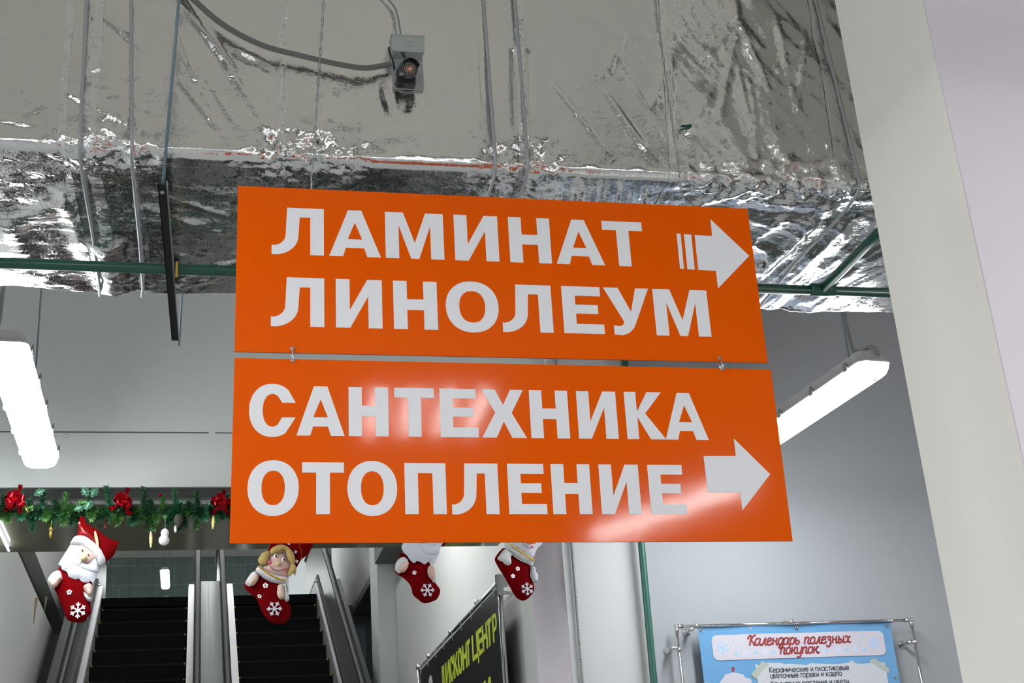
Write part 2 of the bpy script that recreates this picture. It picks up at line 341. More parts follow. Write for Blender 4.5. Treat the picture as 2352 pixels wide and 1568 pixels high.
# ================================================================ FOIL DUCT
DY0, DY1, DZ = 3.28, 4.20, 3.50
DX0, DX1 = -1.1, 2.6
duct = thing('insulated_duct', 'large silver foil wrapped air duct running under the ceiling behind the orange signs', 'duct', ((DX0 + DX1) / 2, (DY0 + DY1) / 2, DZ))
def seg_dist(p, a, b):
    ab = (b[0] - a[0], b[1] - a[1]); t = ((p[0] - a[0]) * ab[0] + (p[1] - a[1]) * ab[1]) / (ab[0] ** 2 + ab[1] ** 2 + 1e-9)
    t = max(0, min(1, t)); return math.hypot(p[0] - a[0] - ab[0] * t, p[1] - a[1] - ab[1] * t), t
def F(x, y): q = onY(x, y, DY0); return (q.x, q.z)
def U(x, y): q = onZ(x, y, DZ); return (q.x, q.y)
FOLD = [  # creases of the front face as sight lines: x0,y0,x1,y1,height,width
 (415, 10, 560, 190, .006, .008), (430, 0, 620, 310, .007, .010), (400, 60, 500, 290, .005, .008), (410, 180, 520, 320, .005, .007),
 (440, 120, 560, 320, .004, .006), (1690, 0, 1690, 60, .010, .010), (1690, 60, 1600, 150, .006, .008), (1695, 60, 1640, 330, .009, .012), (1700, 60, 1790, 260, .008, .010),
 (1400, 150, 1440, 60, .006, .012), (1390, 210, 1500, 370, .007, .010), (1270, 190, 1420, 380, .005, .006), (1425, 130, 1540, 360, .004, .006),
 (1640, 200, 1560, 330, .008, .014), (1500, 240, 1560, 90, .006, .016), (1780, 40, 1850, 330, .007, .010), (1720, 180, 1745, 360, .006, .008), (1850, 60, 1830, 300, .005, .007),
 (880, 190, 900, 280, -.007, .012), (935, 200, 930, 270, -.006, .014), (1180, 120, 1185, 340, -.008, .008), (1215, 120, 1220, 300, -.006, .006), (1095, 100, 1105, 340, .004, .004),
 (0, 275, 120, 290, .005, .004), (60, 260, 140, 220, .004, .006), (240, 40, 345, 130, .006, .006), (150, 210, 330, 300, .006, .008), (540, 120, 640, 170, -.005, .008), (650, 0, 650, 300, .0035, .004), (740, 0, 735, 300, .003, .003), (822, 0, 825, 360, .003, .003),
 (1110, 0, 1115, 380, .003, .004), (1540, 130, 1545, 420, .004, .006), (1500, 0, 1512, 140, .004, .004), (1690, 130, 1750, 400, .006, .008)]
FOLD = [(F(a, b), F(c, d), h, w_) for a, b, c, d, h, w_ in FOLD]
KNOT = [(690, 340, .10, 1), (770, 360, .09, 1), (300, 350, .07, .9), (200, 330, .09, 1), (1230, 370, .09, 1), (1640, 420, .10, 1), (1800, 400, .14, .8), (1930, 400, .12, .9), (1140, 350, .04, .7), (640, 330, .05, .9), (560, 150, .05, .35), (800, 30, .03, .2), (270, 240, .14, .30), (1700, 120, .16, .40), (1840, 200, .2, .35)]
KNOT = [(*F(a, b), r * 1.0, k) for a, b, r, k in KNOT]
UFOLD = [(10, 520, 130, 470, .020, .05), (0, 480, 60, 600, .014, .04), (150, 440, 200, 600, .012, .025), (240, 560, 262, 660, .045, .045), (420, 660, 540, 620, .012, .02), (430, 640, 540, 600, .010, .015), (300, 640, 330, 660, .015, .03),
 (1750, 620, 1900, 480, .018, .03), (1790, 660, 1960, 500, .014, .025), (1720, 560, 1800, 500, .010, .02), (1850, 690, 1990, 600, .012, .03), (330, 480, 500, 530, .006, .02), (360, 450, 540, 500, .005, .012), (1600, 470, 1700, 440, .012, .02)]
UFOLD = [(U(a, b), U(c, d), h, w_) for a, b, c, d, h, w_ in UFOLD]
def ridged(p, f, oct=3):
    s = 0; a = 1; q = p * f
    for _ in range(oct): s += a * (1 - abs(noise.noise(q)) * 2.2); a *= 0.5; q = q * 2.1 + Vector((3.1, 1.7, 5.2))
    return s
prof = []   # (y, z, ny, nz, zone 0 front .. 1 under .. 2 back, local coordinate)
RC = 0.028
TOPZ = 4.55
nf = 150
for i in range(nf + 1): prof.append((DY0, TOPZ - (TOPZ - DZ - RC) * i / nf, -1, 0, 0))
for i in range(1, 10):
    t = i / 10 * math.pi / 2; prof.append((DY0 + RC - RC * math.cos(t), DZ + RC - RC * math.sin(t), -math.cos(t), -math.sin(t), .5))
nu_ = 130
for i in range(nu_ + 1): prof.append((DY0 + RC + (DY1 - DY0 - 2 * RC) * i / nu_, DZ, 0, -1, 1))
for i in range(1, 8):
    t = i / 8 * math.pi / 2; prof.append((DY1 - RC + RC * math.sin(t), DZ + RC - RC * math.cos(t), math.sin(t), -math.cos(t), 1.5))
for i in range(1, 12): prof.append((DY1, DZ + RC + (TOPZ - DZ - RC) * i / 11, 1, 0, 2))
NX = 560
EDGE = DZ + RC
def foil_point(x, pr, extra=0.0):
    y, z, ny, nz, zone = pr
    P = Vector((x, y, z)); d = 0.0; cr = 0.0
    big = noise.noise(Vector((x * 1.3, y * 1.3, z * 1.3)))
    if zone == 0:
        h = z - DZ
        rightness = max(0, min(1, (x - 1.15) / 0.5)); near = math.exp(-h / 0.07)
        d += 0.0025 * noise.noise(Vector((x * 9, 0, z * 2.0))) + 0.004 * big
        d += rightness * 0.011 * (ridged(Vector((x * 1.2 + z * 0.35, 3, z * 0.6)), 3.0, 3) - 1) + near * 0.003 * (ridged(P, 9, 3) - 1)
        for a, b, hh, ww in FOLD:
            ds, t = seg_dist((x, z), a, b)
            if ds < ww * 3: d += hh * 1.1 * math.exp(-(ds / ww) ** 2) * math.sin(math.pi * min(1, t + .15)) ** .5; cr += 0.16 * math.exp(-(ds / ww) ** 2)
        pn = noise.noise(Vector((x * 5.5 + 20, 4, z * 9))) + .45 * noise.noise(Vector((x * 19, 8, z * 34)))
        cr += 0.015 + 0.13 * rightness + 0.22 * near + max(0, pn - .24) * (1.2 - .6 * min(1, h / .5))
        dg = noise.noise(Vector(((x * .8 + z * .6) * 26, 2, (z * .8 - x * .6) * 4))); d += .0011 * (1 - abs(dg) * 3) * (.35 + rightness + near)
        for kx, kz, r, k in KNOT:
            g = k * math.exp(-(((x - kx) / r) ** 2 + ((z - kz) / (r * .7)) ** 2))
            if g > .01: d += g * 0.010 * (ridged(P, 14, 3) - 1); cr += 0.7 * g
    elif zone < 2 and zone >= .5:
        rt = max(0, min(1, (x - .9) / .5)); ang = .9 * rt + .25 * noise.noise(Vector((x, y, 3)))
        ca, sa = math.cos(ang), math.sin(ang); ru, rv = x * ca + y * sa, y * ca - x * sa
        d += (0.0042 + .003 * rt) * (ridged(Vector((ru * .45, rv * 1.5, 7)), 4.2, 4) - 1) + 0.007 * noise.noise(Vector((x * 3, y * 3, 2)))
        e = min(1, (y - DY0) / 0.12); e2 = min(1, max(0, (DY1 - y)) / .05)
        smooth = 1.0
        d *= 0.05 + .95 * min(1, (y - DY0) / .34)
        for a, b, hh, ww in UFOLD:
            ds, t = seg_dist((x, y), a, b)
            if ds < ww * 3: d += hh * .6 * math.exp(-(ds / ww) ** 2)
        cr = 0.03 + 0.22 * e * (0.55 + 0.9 * abs(noise.noise(Vector((x * 3, y * 3, 9)))))
        for kx, kz, r, k in KNOT:
            g = k * math.exp(-((x - kx) / r) ** 2) * math.exp(-((y - DY0) / .10) ** 2)
            if g > .01: d += g * 0.012 * (ridged(P, 12, 3) - 1); cr += 0.5 * g
        if zone == 1.5: d += 0.01 * noise.noise(Vector((x * 6, 1, 1)))
    n_ = Vector((0, ny, nz)).normalized()
    return P + n_ * (d + extra), min(1.0, cr)
def foil_sheet(name, xs, profs, m, parent, extra=0.0, crmin=0.0, smooth=True, shift=None):
    vs = []; cr = []; fs = []; nx = len(xs)
    for j, pr in enumerate(profs):
        for i, x in enumerate(xs):
            xx = x + (shift(j) if shift else 0)
            v, c = foil_point(xx, pr, extra); vs.append(v); cr.append(max(c, crmin))
    for j in range(len(profs) - 1):
        for i in range(nx - 1): fs.append((j * nx + i, j * nx + i + 1, (j + 1) * nx + i + 1, (j + 1) * nx + i))
    org = world_origin(parent)
    me = bpy.data.meshes.new(name); me.from_pydata([v - org for v in vs], [], fs)
    at = me.attributes.new('crumple', 'FLOAT', 'POINT'); at.data.foreach_set('value', cr)
    me.materials.append(M[m]); me.polygons.foreach_set('use_smooth', [smooth] * len(me.polygons))
    o = bpy.data.objects.new(name, me); COL.objects.link(o); o.parent = parent
    return o
xs = [DX0 + (DX1 - DX0) * i / NX for i in range(NX + 1)]
foil_sheet('foil_wrap', xs, prof, 'foil', duct)
# foil tapes wound round the duct (px on the front face, px on the underside, width)
PF = prof[::2]
def tape(xt, xb, wd_, label=None):
    """xt / xb : x at the top of the front face and at its lower edge"""
    n = len(PF); ph = random.random() * 9
    def sh(j):
        z = PF[j][1]; t = max(0, min(1, (4.2 - z) / (4.2 - DZ))) if PF[j][4] == 0 else 1
        wob = 0.0022 * math.sin(j * .13 + ph) + .0012 * math.sin(j * .61 + ph)
        if PF[j][4] >= 1: wob += (PF[j][0] - DY0) * 0.04
        return xt + (xb - xt) * t + wob
    o = foil_sheet('foil_tape', [wd_ * (i / 6 - .5) for i in range(7)], PF, 'foil_tape', duct, 0.0018, 0.55 if wd_ > .018 else .25, True, sh)
    o['label'] = 'bright crinkled foil tape strip'
    return o
for (x0, y0, x1, y1, wd_) in ((165, 0, 140, 330, .020), (225, 0, 205, 330, .034), (300, 0, 305, 330, .012), (650, 0, 648, 350, .022), (1530, 60, 1545, 420, .014), (1190, 0, 1205, 380, .030), (1860, 0, 1925, 400, .012)):
    a = F(x0, y0); b = F(x1, y1); tape(a[0], b[0], wd_)
# round grey straps
def strap(x0, y0, x1, y1, r=.005):
    a = F(x0, y0); b = F(x1, y1); k = (b[0] - a[0]) / (b[1] - a[1])
    pts = []
    for z in [4.5 - .05 * i for i in range(20)]: pts.append((a[0] + k * (z - a[1]), DY0 - .014, z))
    xb = a[0] + k * (DZ - a[1])
    pts += [(xb, DY0 - .010, DZ + .01), (xb, DY0 + .012, DZ - .014)]
    pts += [(xb + (i * .001), DY0 + .1 * i, DZ - .018 - .006 * math.sin(i)) for i in range(1, 9)] + [(xb, DY1 + .01, DZ), (xb, DY1 + .02, DZ + .1), (xb, DY1 + .02, 4.5)]
    MB().tube(pts, r, 8).build('strap', 'strap', duct, True)
for q in ((200, 0, 184, 330), (302, 0, 303, 330), (1108, 0, 1138, 400), (1180, 0, 1212, 400), (1868, 0, 1965, 400)): strap(*q)
# marker smudge
w = MB()
c = F(1573, 294)
for i in range(7):
    dx = (i - 3) * .0045; w.box((c[0] + dx - .003, DY0 - .012, c[1] - .004 + random.uniform(-.003, .003)), (c[0] + dx + .003, DY0 - .0105, c[1] + .004 + random.uniform(-.002, .003)))
w.build('paint_smudge', 'green_w', duct)['label'] = 'small green paint smudge'

# ================================================================ ORANGE SIGNS
def rotm(wv):
    wv = Vector([math.radians(a) for a in wv]); return Matrix.Rotation(wv.length, 3, wv.normalized())
PANEL = {1: (Vector((0.6797, 2.7377, 2.9114)), rotm((0.51, 0.63, -1.17)), 0.3969), 2: (Vector((0.6747, 2.7354, 2.4956)), rotm((0.83, 0.86, -1.52)), 0.3984)}
def plane_uv(k, x, y):
    c, R, h = PANEL[k]; n = R @ Vector((0, -1, 0)); d = ray(x, y); t = (c - CAM).dot(n) / d.dot(n); q = R.transposed() @ (CAM + d * t - c); return q.x, q.z
def P3(k, u, v, dep=0.0):
    c, R, h = PANEL[k]; return c + R @ Vector((u, -0.0015 - dep, v))
def arc(cx, cy, rx, ry, a0, a1, n=14, p=2.0):
    out = []
    for i in range(n + 1):
        a = math.radians(a0 + (a1 - a0) * i / n); ca, sa = math.cos(a), math.sin(a)
        out.append((cx + rx * math.copysign(abs(ca) ** (2 / p), ca), cy + ry * math.copysign(abs(sa) ** (2 / p), sa)))
    return out
def glyph(ch, W, t=.27, b=.20):
    """bold grotesque capitals, cap height 1, width W; closed loops, holes by even-odd"""
    if ch == 'Н': return [[(0, 0), (t, 0), (t, .5 - b / 2), (W - t, .5 - b / 2), (W - t, 0), (W, 0), (W, 1), (W - t, 1), (W - t, .5 + b / 2 + .02), (t, .5 + b / 2 + .02), (t, 1), (0, 1)]]
    if ch == 'Т': return [[(W / 2 - t / 2, 0), (W / 2 + t / 2, 0), (W / 2 + t / 2, 1 - b), (W, 1 - b), (W, 1), (0, 1), (0, 1 - b), (W / 2 - t / 2, 1 - b)]]
    if ch == 'П': return [[(0, 0), (t, 0), (t, 1 - b), (W - t, 1 - b), (W - t, 0), (W, 0), (W, 1), (0, 1)]]
    if ch == 'Е': return [[(0, 0), (W, 0), (W, b), (t, b), (t, .42), (W * .88, .42), (W * .88, .42 + b * .95), (t, .42 + b * .95), (t, 1 - b), (W * .96, 1 - b), (W * .96, 1), (0, 1)]]
    if ch == 'И': return [[(0, 1), (0, 0), (t * 1.02, 0), (W - t, .655), (W - t, 0), (W, 0), (W, 1), (W - t * 1.05, 1), (t, .36), (t, 1)]]
    if ch == 'М': return [[(0, 0), (t, 0), (t, .72), (W * .43, 0), (W * .57, 0), (W - t, .72), (W - t, 0), (W, 0), (W, 1), (W - t * 1.35, 1), (W * .5, .34), (t * 1.35, 1), (0, 1)]]
    if ch == 'А':
        h = W / 2; s = .13
        return [[(0, 0), (t * 1.02, 0), (t * 1.02 + .055, .185), (W - t * 1.02 - .055, .185), (W - t * 1.02, 0), (W, 0), (h + s, 1), (h - s, 1)], [(h - .14, .37), (h + .14, .37), (h, .735)]]
    if ch == 'Л':
        k = .36
        o = [(W, 0), (W, 1), (W * .29, 1)] + [(W * .265, .42)] + arc(0.02, .42, W * .265 - .02, .235, 0, -88, 8)[1:] + [(0, .19), (0, -.005)] + arc(.05, .40, W * .265 - .05 + t * .93, .41, -88, 0, 10) + [(W * .29 + t * .93, 1 - b), (W - t, 1 - b), (W - t, 0)]
        return [o]
    if ch == 'О': return [arc(W / 2, .5, W / 2, .535, 0, 360, 44, 2.15)[:-1], arc(W / 2, .5, W / 2 - t, .535 - b * 1.02, 0, 360, 36, 2.25)[:-1]]
    if ch == 'С':
        o = arc(W / 2, .5, W / 2, .535, 26, 326, 40, 2.15); i = arc(W / 2, .5, W / 2 - t, .535 - b * 1.02, -47, -312, 34, 2.15)
        return [[(W, .655)] + o[3:-3] + [(W, .36), (W - t, .36)] + i[1:-1] + [(W - t, .655)]]
    if ch == 'Х':
        e = t * 1.14; return [[(0, 0), (e, 0), (W / 2, .335), (W - e, 0), (W, 0), (W / 2 + e / 2 + .02, .515), (W - .03, 1), (W - e, 1), (W / 2 , .68), (e, 1), (.02, 1), (W / 2 - e / 2 - .02, .515)]]
    if ch == 'К':
        return [[(0, 0), (t * .95, 0), (t * .95, .47), (W - t * 1.25, 0), (W, 0), (W * .51, .545), (W * .97, 1), (W * .97 - t * 1.2, 1), (t * .95, .58), (t * .95, 1), (0, 1)]]
    if ch == 'У':
        return [[(0, 1), (t * 1.15, 1), (W * .575, .49), (W - t * 1.02, 1), (W, 1), (W * .66, .24), (W * .60, .13), (W * .50, .04), (W * .36, -.015), (W * .17, 0), (W * .17, .19), (W * .30, .175), (W * .37, .20), (W * .41, .265)]]
    if ch == 'Д': return [[(0, -.2), (.13, -.2), (.13, 0), (W - .13, 0), (W - .13, -.2), (W, -.2), (W, b * .8), (W - .1, b * .8), (W - .1, 1), (.22, 1), (.18, .4), (.08, b * .8), (0, b * .8)], [(.1 + t * .9, b * .8), (W - .1 - t, b * .8), (W - .1 - t, 1 - b), (.20 + t * .9, 1 - b)]]
    if ch == 'Ц': return [[(0, 0), (W - t * .75, 0), (W - t * .75, -.24), (W, -.24), (W, b), (W - .06, b), (W - .06, 1), (W - .06 - t, 1), (W - .06 - t, b), (t, b), (t, 1), (0, 1)]]
    if ch == 'Р': return [[(0, 0), (t, 0), (t, .36), (W * .55, .36)] + arc(W * .58, .68, W * .42, .32, -80, 80, 12) + [(W * .55, 1), (0, 1)], [(t, .36 + b * .8), (W * .52, .36 + b * .8)] + arc(W * .55, .68, W * .45 - t, .32 - b * .8, -70, 70, 8) + [(W * .52, 1 - b * .8), (t, 1 - b * .8)]]
def fill_loops(loops):
    """even-odd fill of 2D loops -> verts, tris"""
    vs = []; ed = []
    for lp in loops:
        b = len(vs); vs += [Vector(p) for p in lp]; ed += [(b + i, b + (i + 1) % len(lp)) for i in range(len(lp))]
    V, Ed, Fc, *_ = delaunay_2d_cdt(vs, ed, [], 0, 1e-6)
    def inside(x, y):
        c = False
        for lp in loops:
            for i in range(len(lp)):
                (x0, y0), (x1, y1) = lp[i][:2], lp[(i + 1) % len(lp)][:2]
                if (y0 > y) != (y1 > y) and x < (x1 - x0) * (y - y0) / (y1 - y0) + x0: c = not c
        return c
    out = []
    for f in Fc:
        cx = sum(V[i][0] for i in f) / len(f); cy = sum(V[i][1] for i in f) / len(f)
        if inside(cx, cy): out.append(tuple(f))
    return V, out
def flat(mb, loops, fn, d0=0.0, d1=0.0006):
    """filled 2D shape as a thin slab; fn(u, v, depth) -> 3D"""
    V, Fc = fill_loops(loops); n = len(V)
    vs = [fn(v[0], v[1], d1) for v in V] + [fn(v[0], v[1], d0) for v in V]
    fs = list(Fc); cnt = {}
    for f in Fc:
        for i in range(len(f)):
            a, b = f[i], f[(i + 1) % len(f)]; cnt[(a, b)] = cnt.get((a, b), 0) + 1
    for (a, b) in list(cnt):
        if (b, a) not in cnt: fs.append((a, b, b + n, a + n))
    mb.add(vs, fs)
ROWS = [
 (1, 'ЛАМИНАТ', [(655.5, 478.3, 744, 588, 623.5), (756, 484, 875, 592), (883.7, 486.5, 1020.7, 596.5), (1041, 492.4, 1147, 601), (1165.8, 498.2, 1267.6, 605.8), (1278.5, 503, 1389.8, 611), (1380.6, 507.5, 1474, 613.6)]),
 (1, 'ЛИНОЛЕУМ', [(653.5, 638.5, 745, 752.3, 621.8), (770.8, 641, 878.7, 754.9), (902.2, 644.3, 1006.3, 757.8), (1023.6, 648, 1144.7, 760.5), (1177.9, 652.6, 1271.3, 764.5, 1155.6), (1288, 657, 1389, 768), (1384, 660.4, 1487.3, 769), (1497.4, 665, 1634, 775.5)]),
 (2, 'САНТЕХНИКА', [(572, 886.2, 679, 1000.8), (680.7, 887.2, 791.3, 1001.7), (800.3, 888.7, 892.9, 1002.9), (904.9, 890.8, 996.6, 1003.4), (1008.6, 892.3, 1099.7, 1004.7), (1102.5, 894.5, 1210, 1006.2), (1213.9, 895.9, 1309.2, 1007), (1322.1, 897.7, 1421, 1008.3), (1431.8, 899.5, 1530, 1009.8), (1528.6, 902, 1627.5, 1010.4)]),
 (2, 'ОТОПЛЕНИЕ', [(568.3, 1061, 686, 1180.9), (693.9, 1062.2, 789.8, 1180.9), (797.6, 1063, 912, 1180.9), (928.3, 1063.7, 1026.3, 1180.9), (1061, 1064.6, 1147.4, 1180.9, 1038.6), (1163.9, 1064.9, 1257.4, 1180.9), (1263.7, 1065.5, 1360.8, 1180.9), (1373.7, 1066.4, 1473.8, 1180.6), (1485.5, 1066.7, 1578.7, 1180.6)])]
signs = {}
for k, lab in ((1, 'upper of the two orange hanging signs, reading ЛАМИНАТ ЛИНОЛЕУМ with a striped white arrow'), (2, 'lower of the two orange hanging signs, reading САНТЕХНИКА ОТОПЛЕНИЕ with a solid white arrow')):
    c, R, h = PANEL[k]
    t = thing('hanging_sign', lab, 'sign', c - Vector((0, 0, h / 2)), 'orange direction signs'); signs[k] = t
    mb = MB(); pts = []
    for y in (-.0015, .0025):
        for (u, v) in ((-.6, -h / 2), (.6, -h / 2), (.6, h / 2), (-.6, h / 2)): pts.append(c + R @ Vector((u, y, v)))
    mb.add(pts[:], [(0, 1, 2, 3)]); mb.k = 1; mb.add(pts[:], [(7, 6, 5, 4), (0, 4, 5, 1), (1, 5, 6, 2), (2, 6, 7, 3), (3, 7, 4, 0)])
    mb.build('sign_panel', 'orange', t, False, ['orange', 'orange_edge'])
for k, word, boxes in ROWS:
    mb = MB(); uv = []
    for i, bx in enumerate(boxes):
        x0, y0, x1, y1 = bx[:4]; u0, v1 = plane_uv(k, x0, y0); u1, v0 = plane_uv(k, x1, y1)
        if len(bx) > 4: u0 = plane_uv(k, bx[4], y1)[0]
        elif word[i] == 'А': u0 = plane_uv(k, x0, y1 - 3)[0]
        elif word[i] in 'СОУ': u0 = plane_uv(k, x0, (y0 + y1) / 2 if word[i] != 'У' else y0)[0]; u1 = plane_uv(k, x1, (y0 + y1) / 2 if word[i] != 'У' else y0)[0]
        elif word[i] == 'Т': u1 = plane_uv(k, x1, y0 + 22)[0]
        uv.append((u0, u1, v0, v1))
    n = len(uv); v0 = sum(a[2] for a in uv) / n; v1 = sum(a[3] for a in uv) / n; H = v1 - v0
    for ch, (u0, u1, _, _) in zip(word, uv):
        loops = [[(u0 + a * H, v0 + b * H) for a, b in lp] for lp in glyph(ch, (u1 - u0) / H, t=.262 if k == 1 else .255)]
        flat(mb, loops, lambda u, v, d: P3(k, u, v, d), -.0002, .0005)
    o = mb.build('lettering', 'letter', signs[k]); o['label'] = 'white lettering ' + word
ARW = {1: [[(1360, 370), (1392, 372), (1420, 651), (1389, 650)], [(1419, 375), (1477, 378), (1505, 656), (1447, 653)], [(1504, 382), (1643, 390), (1630, 257), (1938, 547), (1690, 806), (1674, 667), (1533, 657)]],
       2: [[(1520, 827), (1767, 826), (1751, 692), (2030, 965), (1817, 1243), (1800, 1103), (1550, 1103)]]}
for k, (ox, oy, s) in {1: (1160, 430, .28912), 2: (1160, 800, .29969)}.items():
    mb = MB()
    for lp in ARW[k]: flat(mb, [[plane_uv(k, ox + x * s, oy + y * s) for x, y in lp]], lambda u, v, d: P3(k, u, v, d), -.0002, .0005)
    mb.build('arrow', 'letter', signs[k])['label'] = 'white arrow pointing right'
# wire links joining the two panels
for i, (xt, yt, xb, yb) in enumerate(((672, 801, 672, 829), (1652, 823, 1658, 848))):
    a = P3(1, *plane_uv(1, xt, yt), 0.001); b = P3(2, *plane_uv(2, xb, yb), 0.001); m_ = (a + b) / 2
    mb = MB(); o_ = Vector((0.0, -.004, 0))
    mb.tube([a + Vector((0, .012, 0)), a + Vector((0, .002, .003)), a + o_ * 1.2, a + o_ * 1.5 - Vector((0, 0, .008)), m_ + o_ * 1.5, b + o_ * 1.5 + Vector((0, 0, .008)), b + o_ * 1.2, b + Vector((0, .002, -.003)), b + Vector((0, .012, 0))], .0021, 8)
    mb.tube([a + Vector((0, .012, 0)), m_ + Vector((.002, .012, 0)), b + Vector((0, .012, 0))], .0018, 8)
    mb.lathe(a + Vector((0, 0.0, 0)), [(.0045, 0), (.0045, .0012), (.0028, .0013)], (0, -1, 0), 12); mb.lathe(b, [(.0045, 0), (.0045, .0012), (.0028, .0013)], (0, -1, 0), 12)
    tag(mb.build('wire_link', 'steel', None, True), ('metal wire link joining the two orange signs near their left end', 'metal wire link joining the two orange signs near their right end')[i], 'hook', 'links between the orange signs')
# chains that carry the upper sign
for i, (xb, yb, xt, yt) in enumerate(((715, 434, 744, 0), (1571, 474, 1506, 0))):
    b = P3(1, *plane_uv(1, xb, yb), 0.001); top = onY(xt, yt, b.y + .02); d = (top - b).normalized(); L = (4.95 - b.z) / d.z
    t = thing('sign_chain', ('thin steel chain holding the left end of the upper orange sign', 'thin steel chain holding the right end of the upper orange sign')[i], 'chain', b, 'chains of the orange sign')
    mb = MB(); mb.tube([b + Vector((0, .008, 0)), b + Vector((0, -.004, .002)), b + Vector((0, -.004, .014)), b + Vector((0, .004, .030)), b + Vector((0, .004, .044))], .0021, 8); mb.build('hook', 'steel', t, True)
    mb = MB(); s0 = .04; step = .022; n = int((L - s0) / step)
    for j in range(n):
        c = b + Vector((0, .004, 0)) + d * (s0 + step * (j + .5)); ax = Vector((1, 0, 0)) if j % 2 else Vector((0, 1, 0)); pts = []
        for q in range(9):
            a_ = 2 * math.pi * q / 8; pts.append(c + ax * math.cos(a_) * .0028 + d * math.sin(a_) * .0135)
        mb.tube(pts, .0011, 4, caps=False)
    mb.build('chain_links', 'steel', t, True)

# ================================================================ PIPES, CHANNEL, CAMERA, CONDUIT
PZ = 3.42; PYY = 3.83; PR = .0165
t = thing('green_pipe', 'green enamelled water pipe running across beneath the foil duct', 'pipe', (0.8, PYY, PZ))
MB().tube([(-3, PYY - .02, PZ), (0, PYY - .005, PZ), (2.6, PYY + .008, PZ)], PR, 20).build('pipe_run', 'green', t, True)
MB().tube([(2.03, PYY, PZ + .002), (2.03, 2.95, PZ + .002)], PR * 1.05, 20).build('branch_pipe', 'green', t, True)
w = MB(); w.lathe((1.985, PYY, PZ), [(PR + .001, 0), (PR + .005, .004), (PR + .005, .086), (PR + .001, .09)], (1, 0, 0), 20); w.build('fitting', 'green', t, True)
t = thing('riser_pipe', 'green vertical riser pipe in the corner between the white pilaster and the wall', 'pipe', (2.028, 5.955, 0))
MB().tube([(2.010, 5.955, 0), (2.018, 5.955, 2.5), (2.040, 5.955, 4.0), (2.048, 5.955, 4.95)], .0165, 16).build('pipe_run', 'green_w', t, True)
# strut channel on two wires
t = thing('strut_channel', 'slender black metal channel hanging on wires across the green pipe left of the signs', 'bracket', (-.085, 3.85, 3.36))
A = onZ(372, 424, 3.355); B = onZ(402, 782, 3.355)
d = (B - A).normalized(); sx = Vector((d.y, -d.x, 0)).normalized(); hw = .0105
mb = MB()
def bar(mb, A, B, x0, x1, z0, z1):
    q = []
    for P in (A, B):
        for (xx, zz) in ((x0, z0), (x1, z0), (x1, z1), (x0, z1)): q.append(P + sx * xx + Vector((0, 0, zz)))
    mb.add(q, [(0, 1, 2, 3), (7, 6, 5, 4), (0, 4, 5, 1), (1, 5, 6, 2), (2, 6, 7, 3), (3, 7, 4, 0)])
bar(mb, A, B, -hw, hw, -.0, .002); bar(mb, A, B, -hw, -hw + .002, .0, .02)
mb.build('channel_web', 'black_metal', t)
mb = MB(); bar(mb, A, B + d * .03, hw, hw + .003, -.003, .012); mb.build('channel_lip', 'steel', t)
mb = MB(); a = A + d * .03; top = onY(411, 0, a.y - .02); k = (top - a); mb.tube([a, a + k * (4.9 - a.z) / k.z], .0042, 8); mb.build('hanging_wire', 'wire', t, True)
mb = MB(); a = A + d * ((4.27 - A.y) / d.y) + sx * .012; mb.tube([a, a + Vector((.04, .03, 1.5))], .003, 8); mb.build('hanging_wire', 'wire', t, True)
mb = MB(); mb.lathe(A + d * .03 + Vector((0, 0, -.004)), [(.006, 0), (.006, .003), (.003, .006)], (0, 0, -1), 8); mb.build('bolt', 'steel', t)
# clamp
c = onY(405, 617, PYY - .02); mb = MB()
mb.box((c.x - .006, c.y - .02, c.z - .028), (c.x + .006, c.y + .02, c.z - .016)); mb.box((c.x - .006, c.y - .022, 3.357), (c.x + .006, c.y - .018, c.z + .024)); mb.box((c.x - .006, c.y - .022, c.z + .016), (c.x + .006, c.y + .02, c.z + .024))
mb.tube([c + Vector((.0, -.02, .022)), c + Vector((0, -.035, .022))], .005, 8)
mb.build('pipe_clamp', 'black_metal', t)
mb = MB(); mb.box((c.x - .002, c.y - .026, c.z - .04), (c.x + .005, c.y - .022, c.z + .012)); mb.build('clamp_screw', 'gold', t)

# surveillance camera on the duct
ctr = onY(930, 150, DY0 - .02)
t = thing('surveillance_camera', 'small grey and black security camera with junction box on the foil duct', 'camera', ctr)
YF = DY0 - .012
def bxp(mb, x0, y0, x1, y1, Ya, Yb):   # box seen between two pixels, real depth range
    a = onY(x0, y1, Ya); b = onY(x1, y0, Ya); mb.box((a.x, Ya, a.z), (b.x, Yb, b.z))
def rbox(mb, x0, x1, z0, z1, ya, yb, r):
    lp = []
    for cx, cz, a0 in ((x1 - r, z1 - r, 0), (x0 + r, z1 - r, 90), (x0 + r, z0 + r, 180), (x1 - r, z0 + r, 270)):
        for i in range(5):
            a = math.radians(a0 + i * 22.5); lp.append((cx + r * math.cos(a), ya, cz + r * math.sin(a)))
    mb.prism(lp, (0, yb - ya, 0))
a = onY(901, 116, YF - .045); b = onY(974, 84, YF - .045)
mb = MB(); rbox(mb, a.x, b.x, a.z, b.z, YF - .045, YF, .008); mb.build('junction_box', 'box', t)
jb = t.children[-1] if t.children else None
mb = MB(); rbox(mb, a.x - .002, b.x + .002, b.z - .004, b.z + .002, YF - .047, YF, .002); cx_, cz_ = (a.x + b.x) / 2, (a.z + b.z) / 2
mb.lathe((cx_ + .002, YF - .045, cz_), [(.011, 0), (.011, .0012), (.009, .0014), (.009, .0006)], (0, -1, 0), 20); mb.build('box_lid', 'box', t, False)
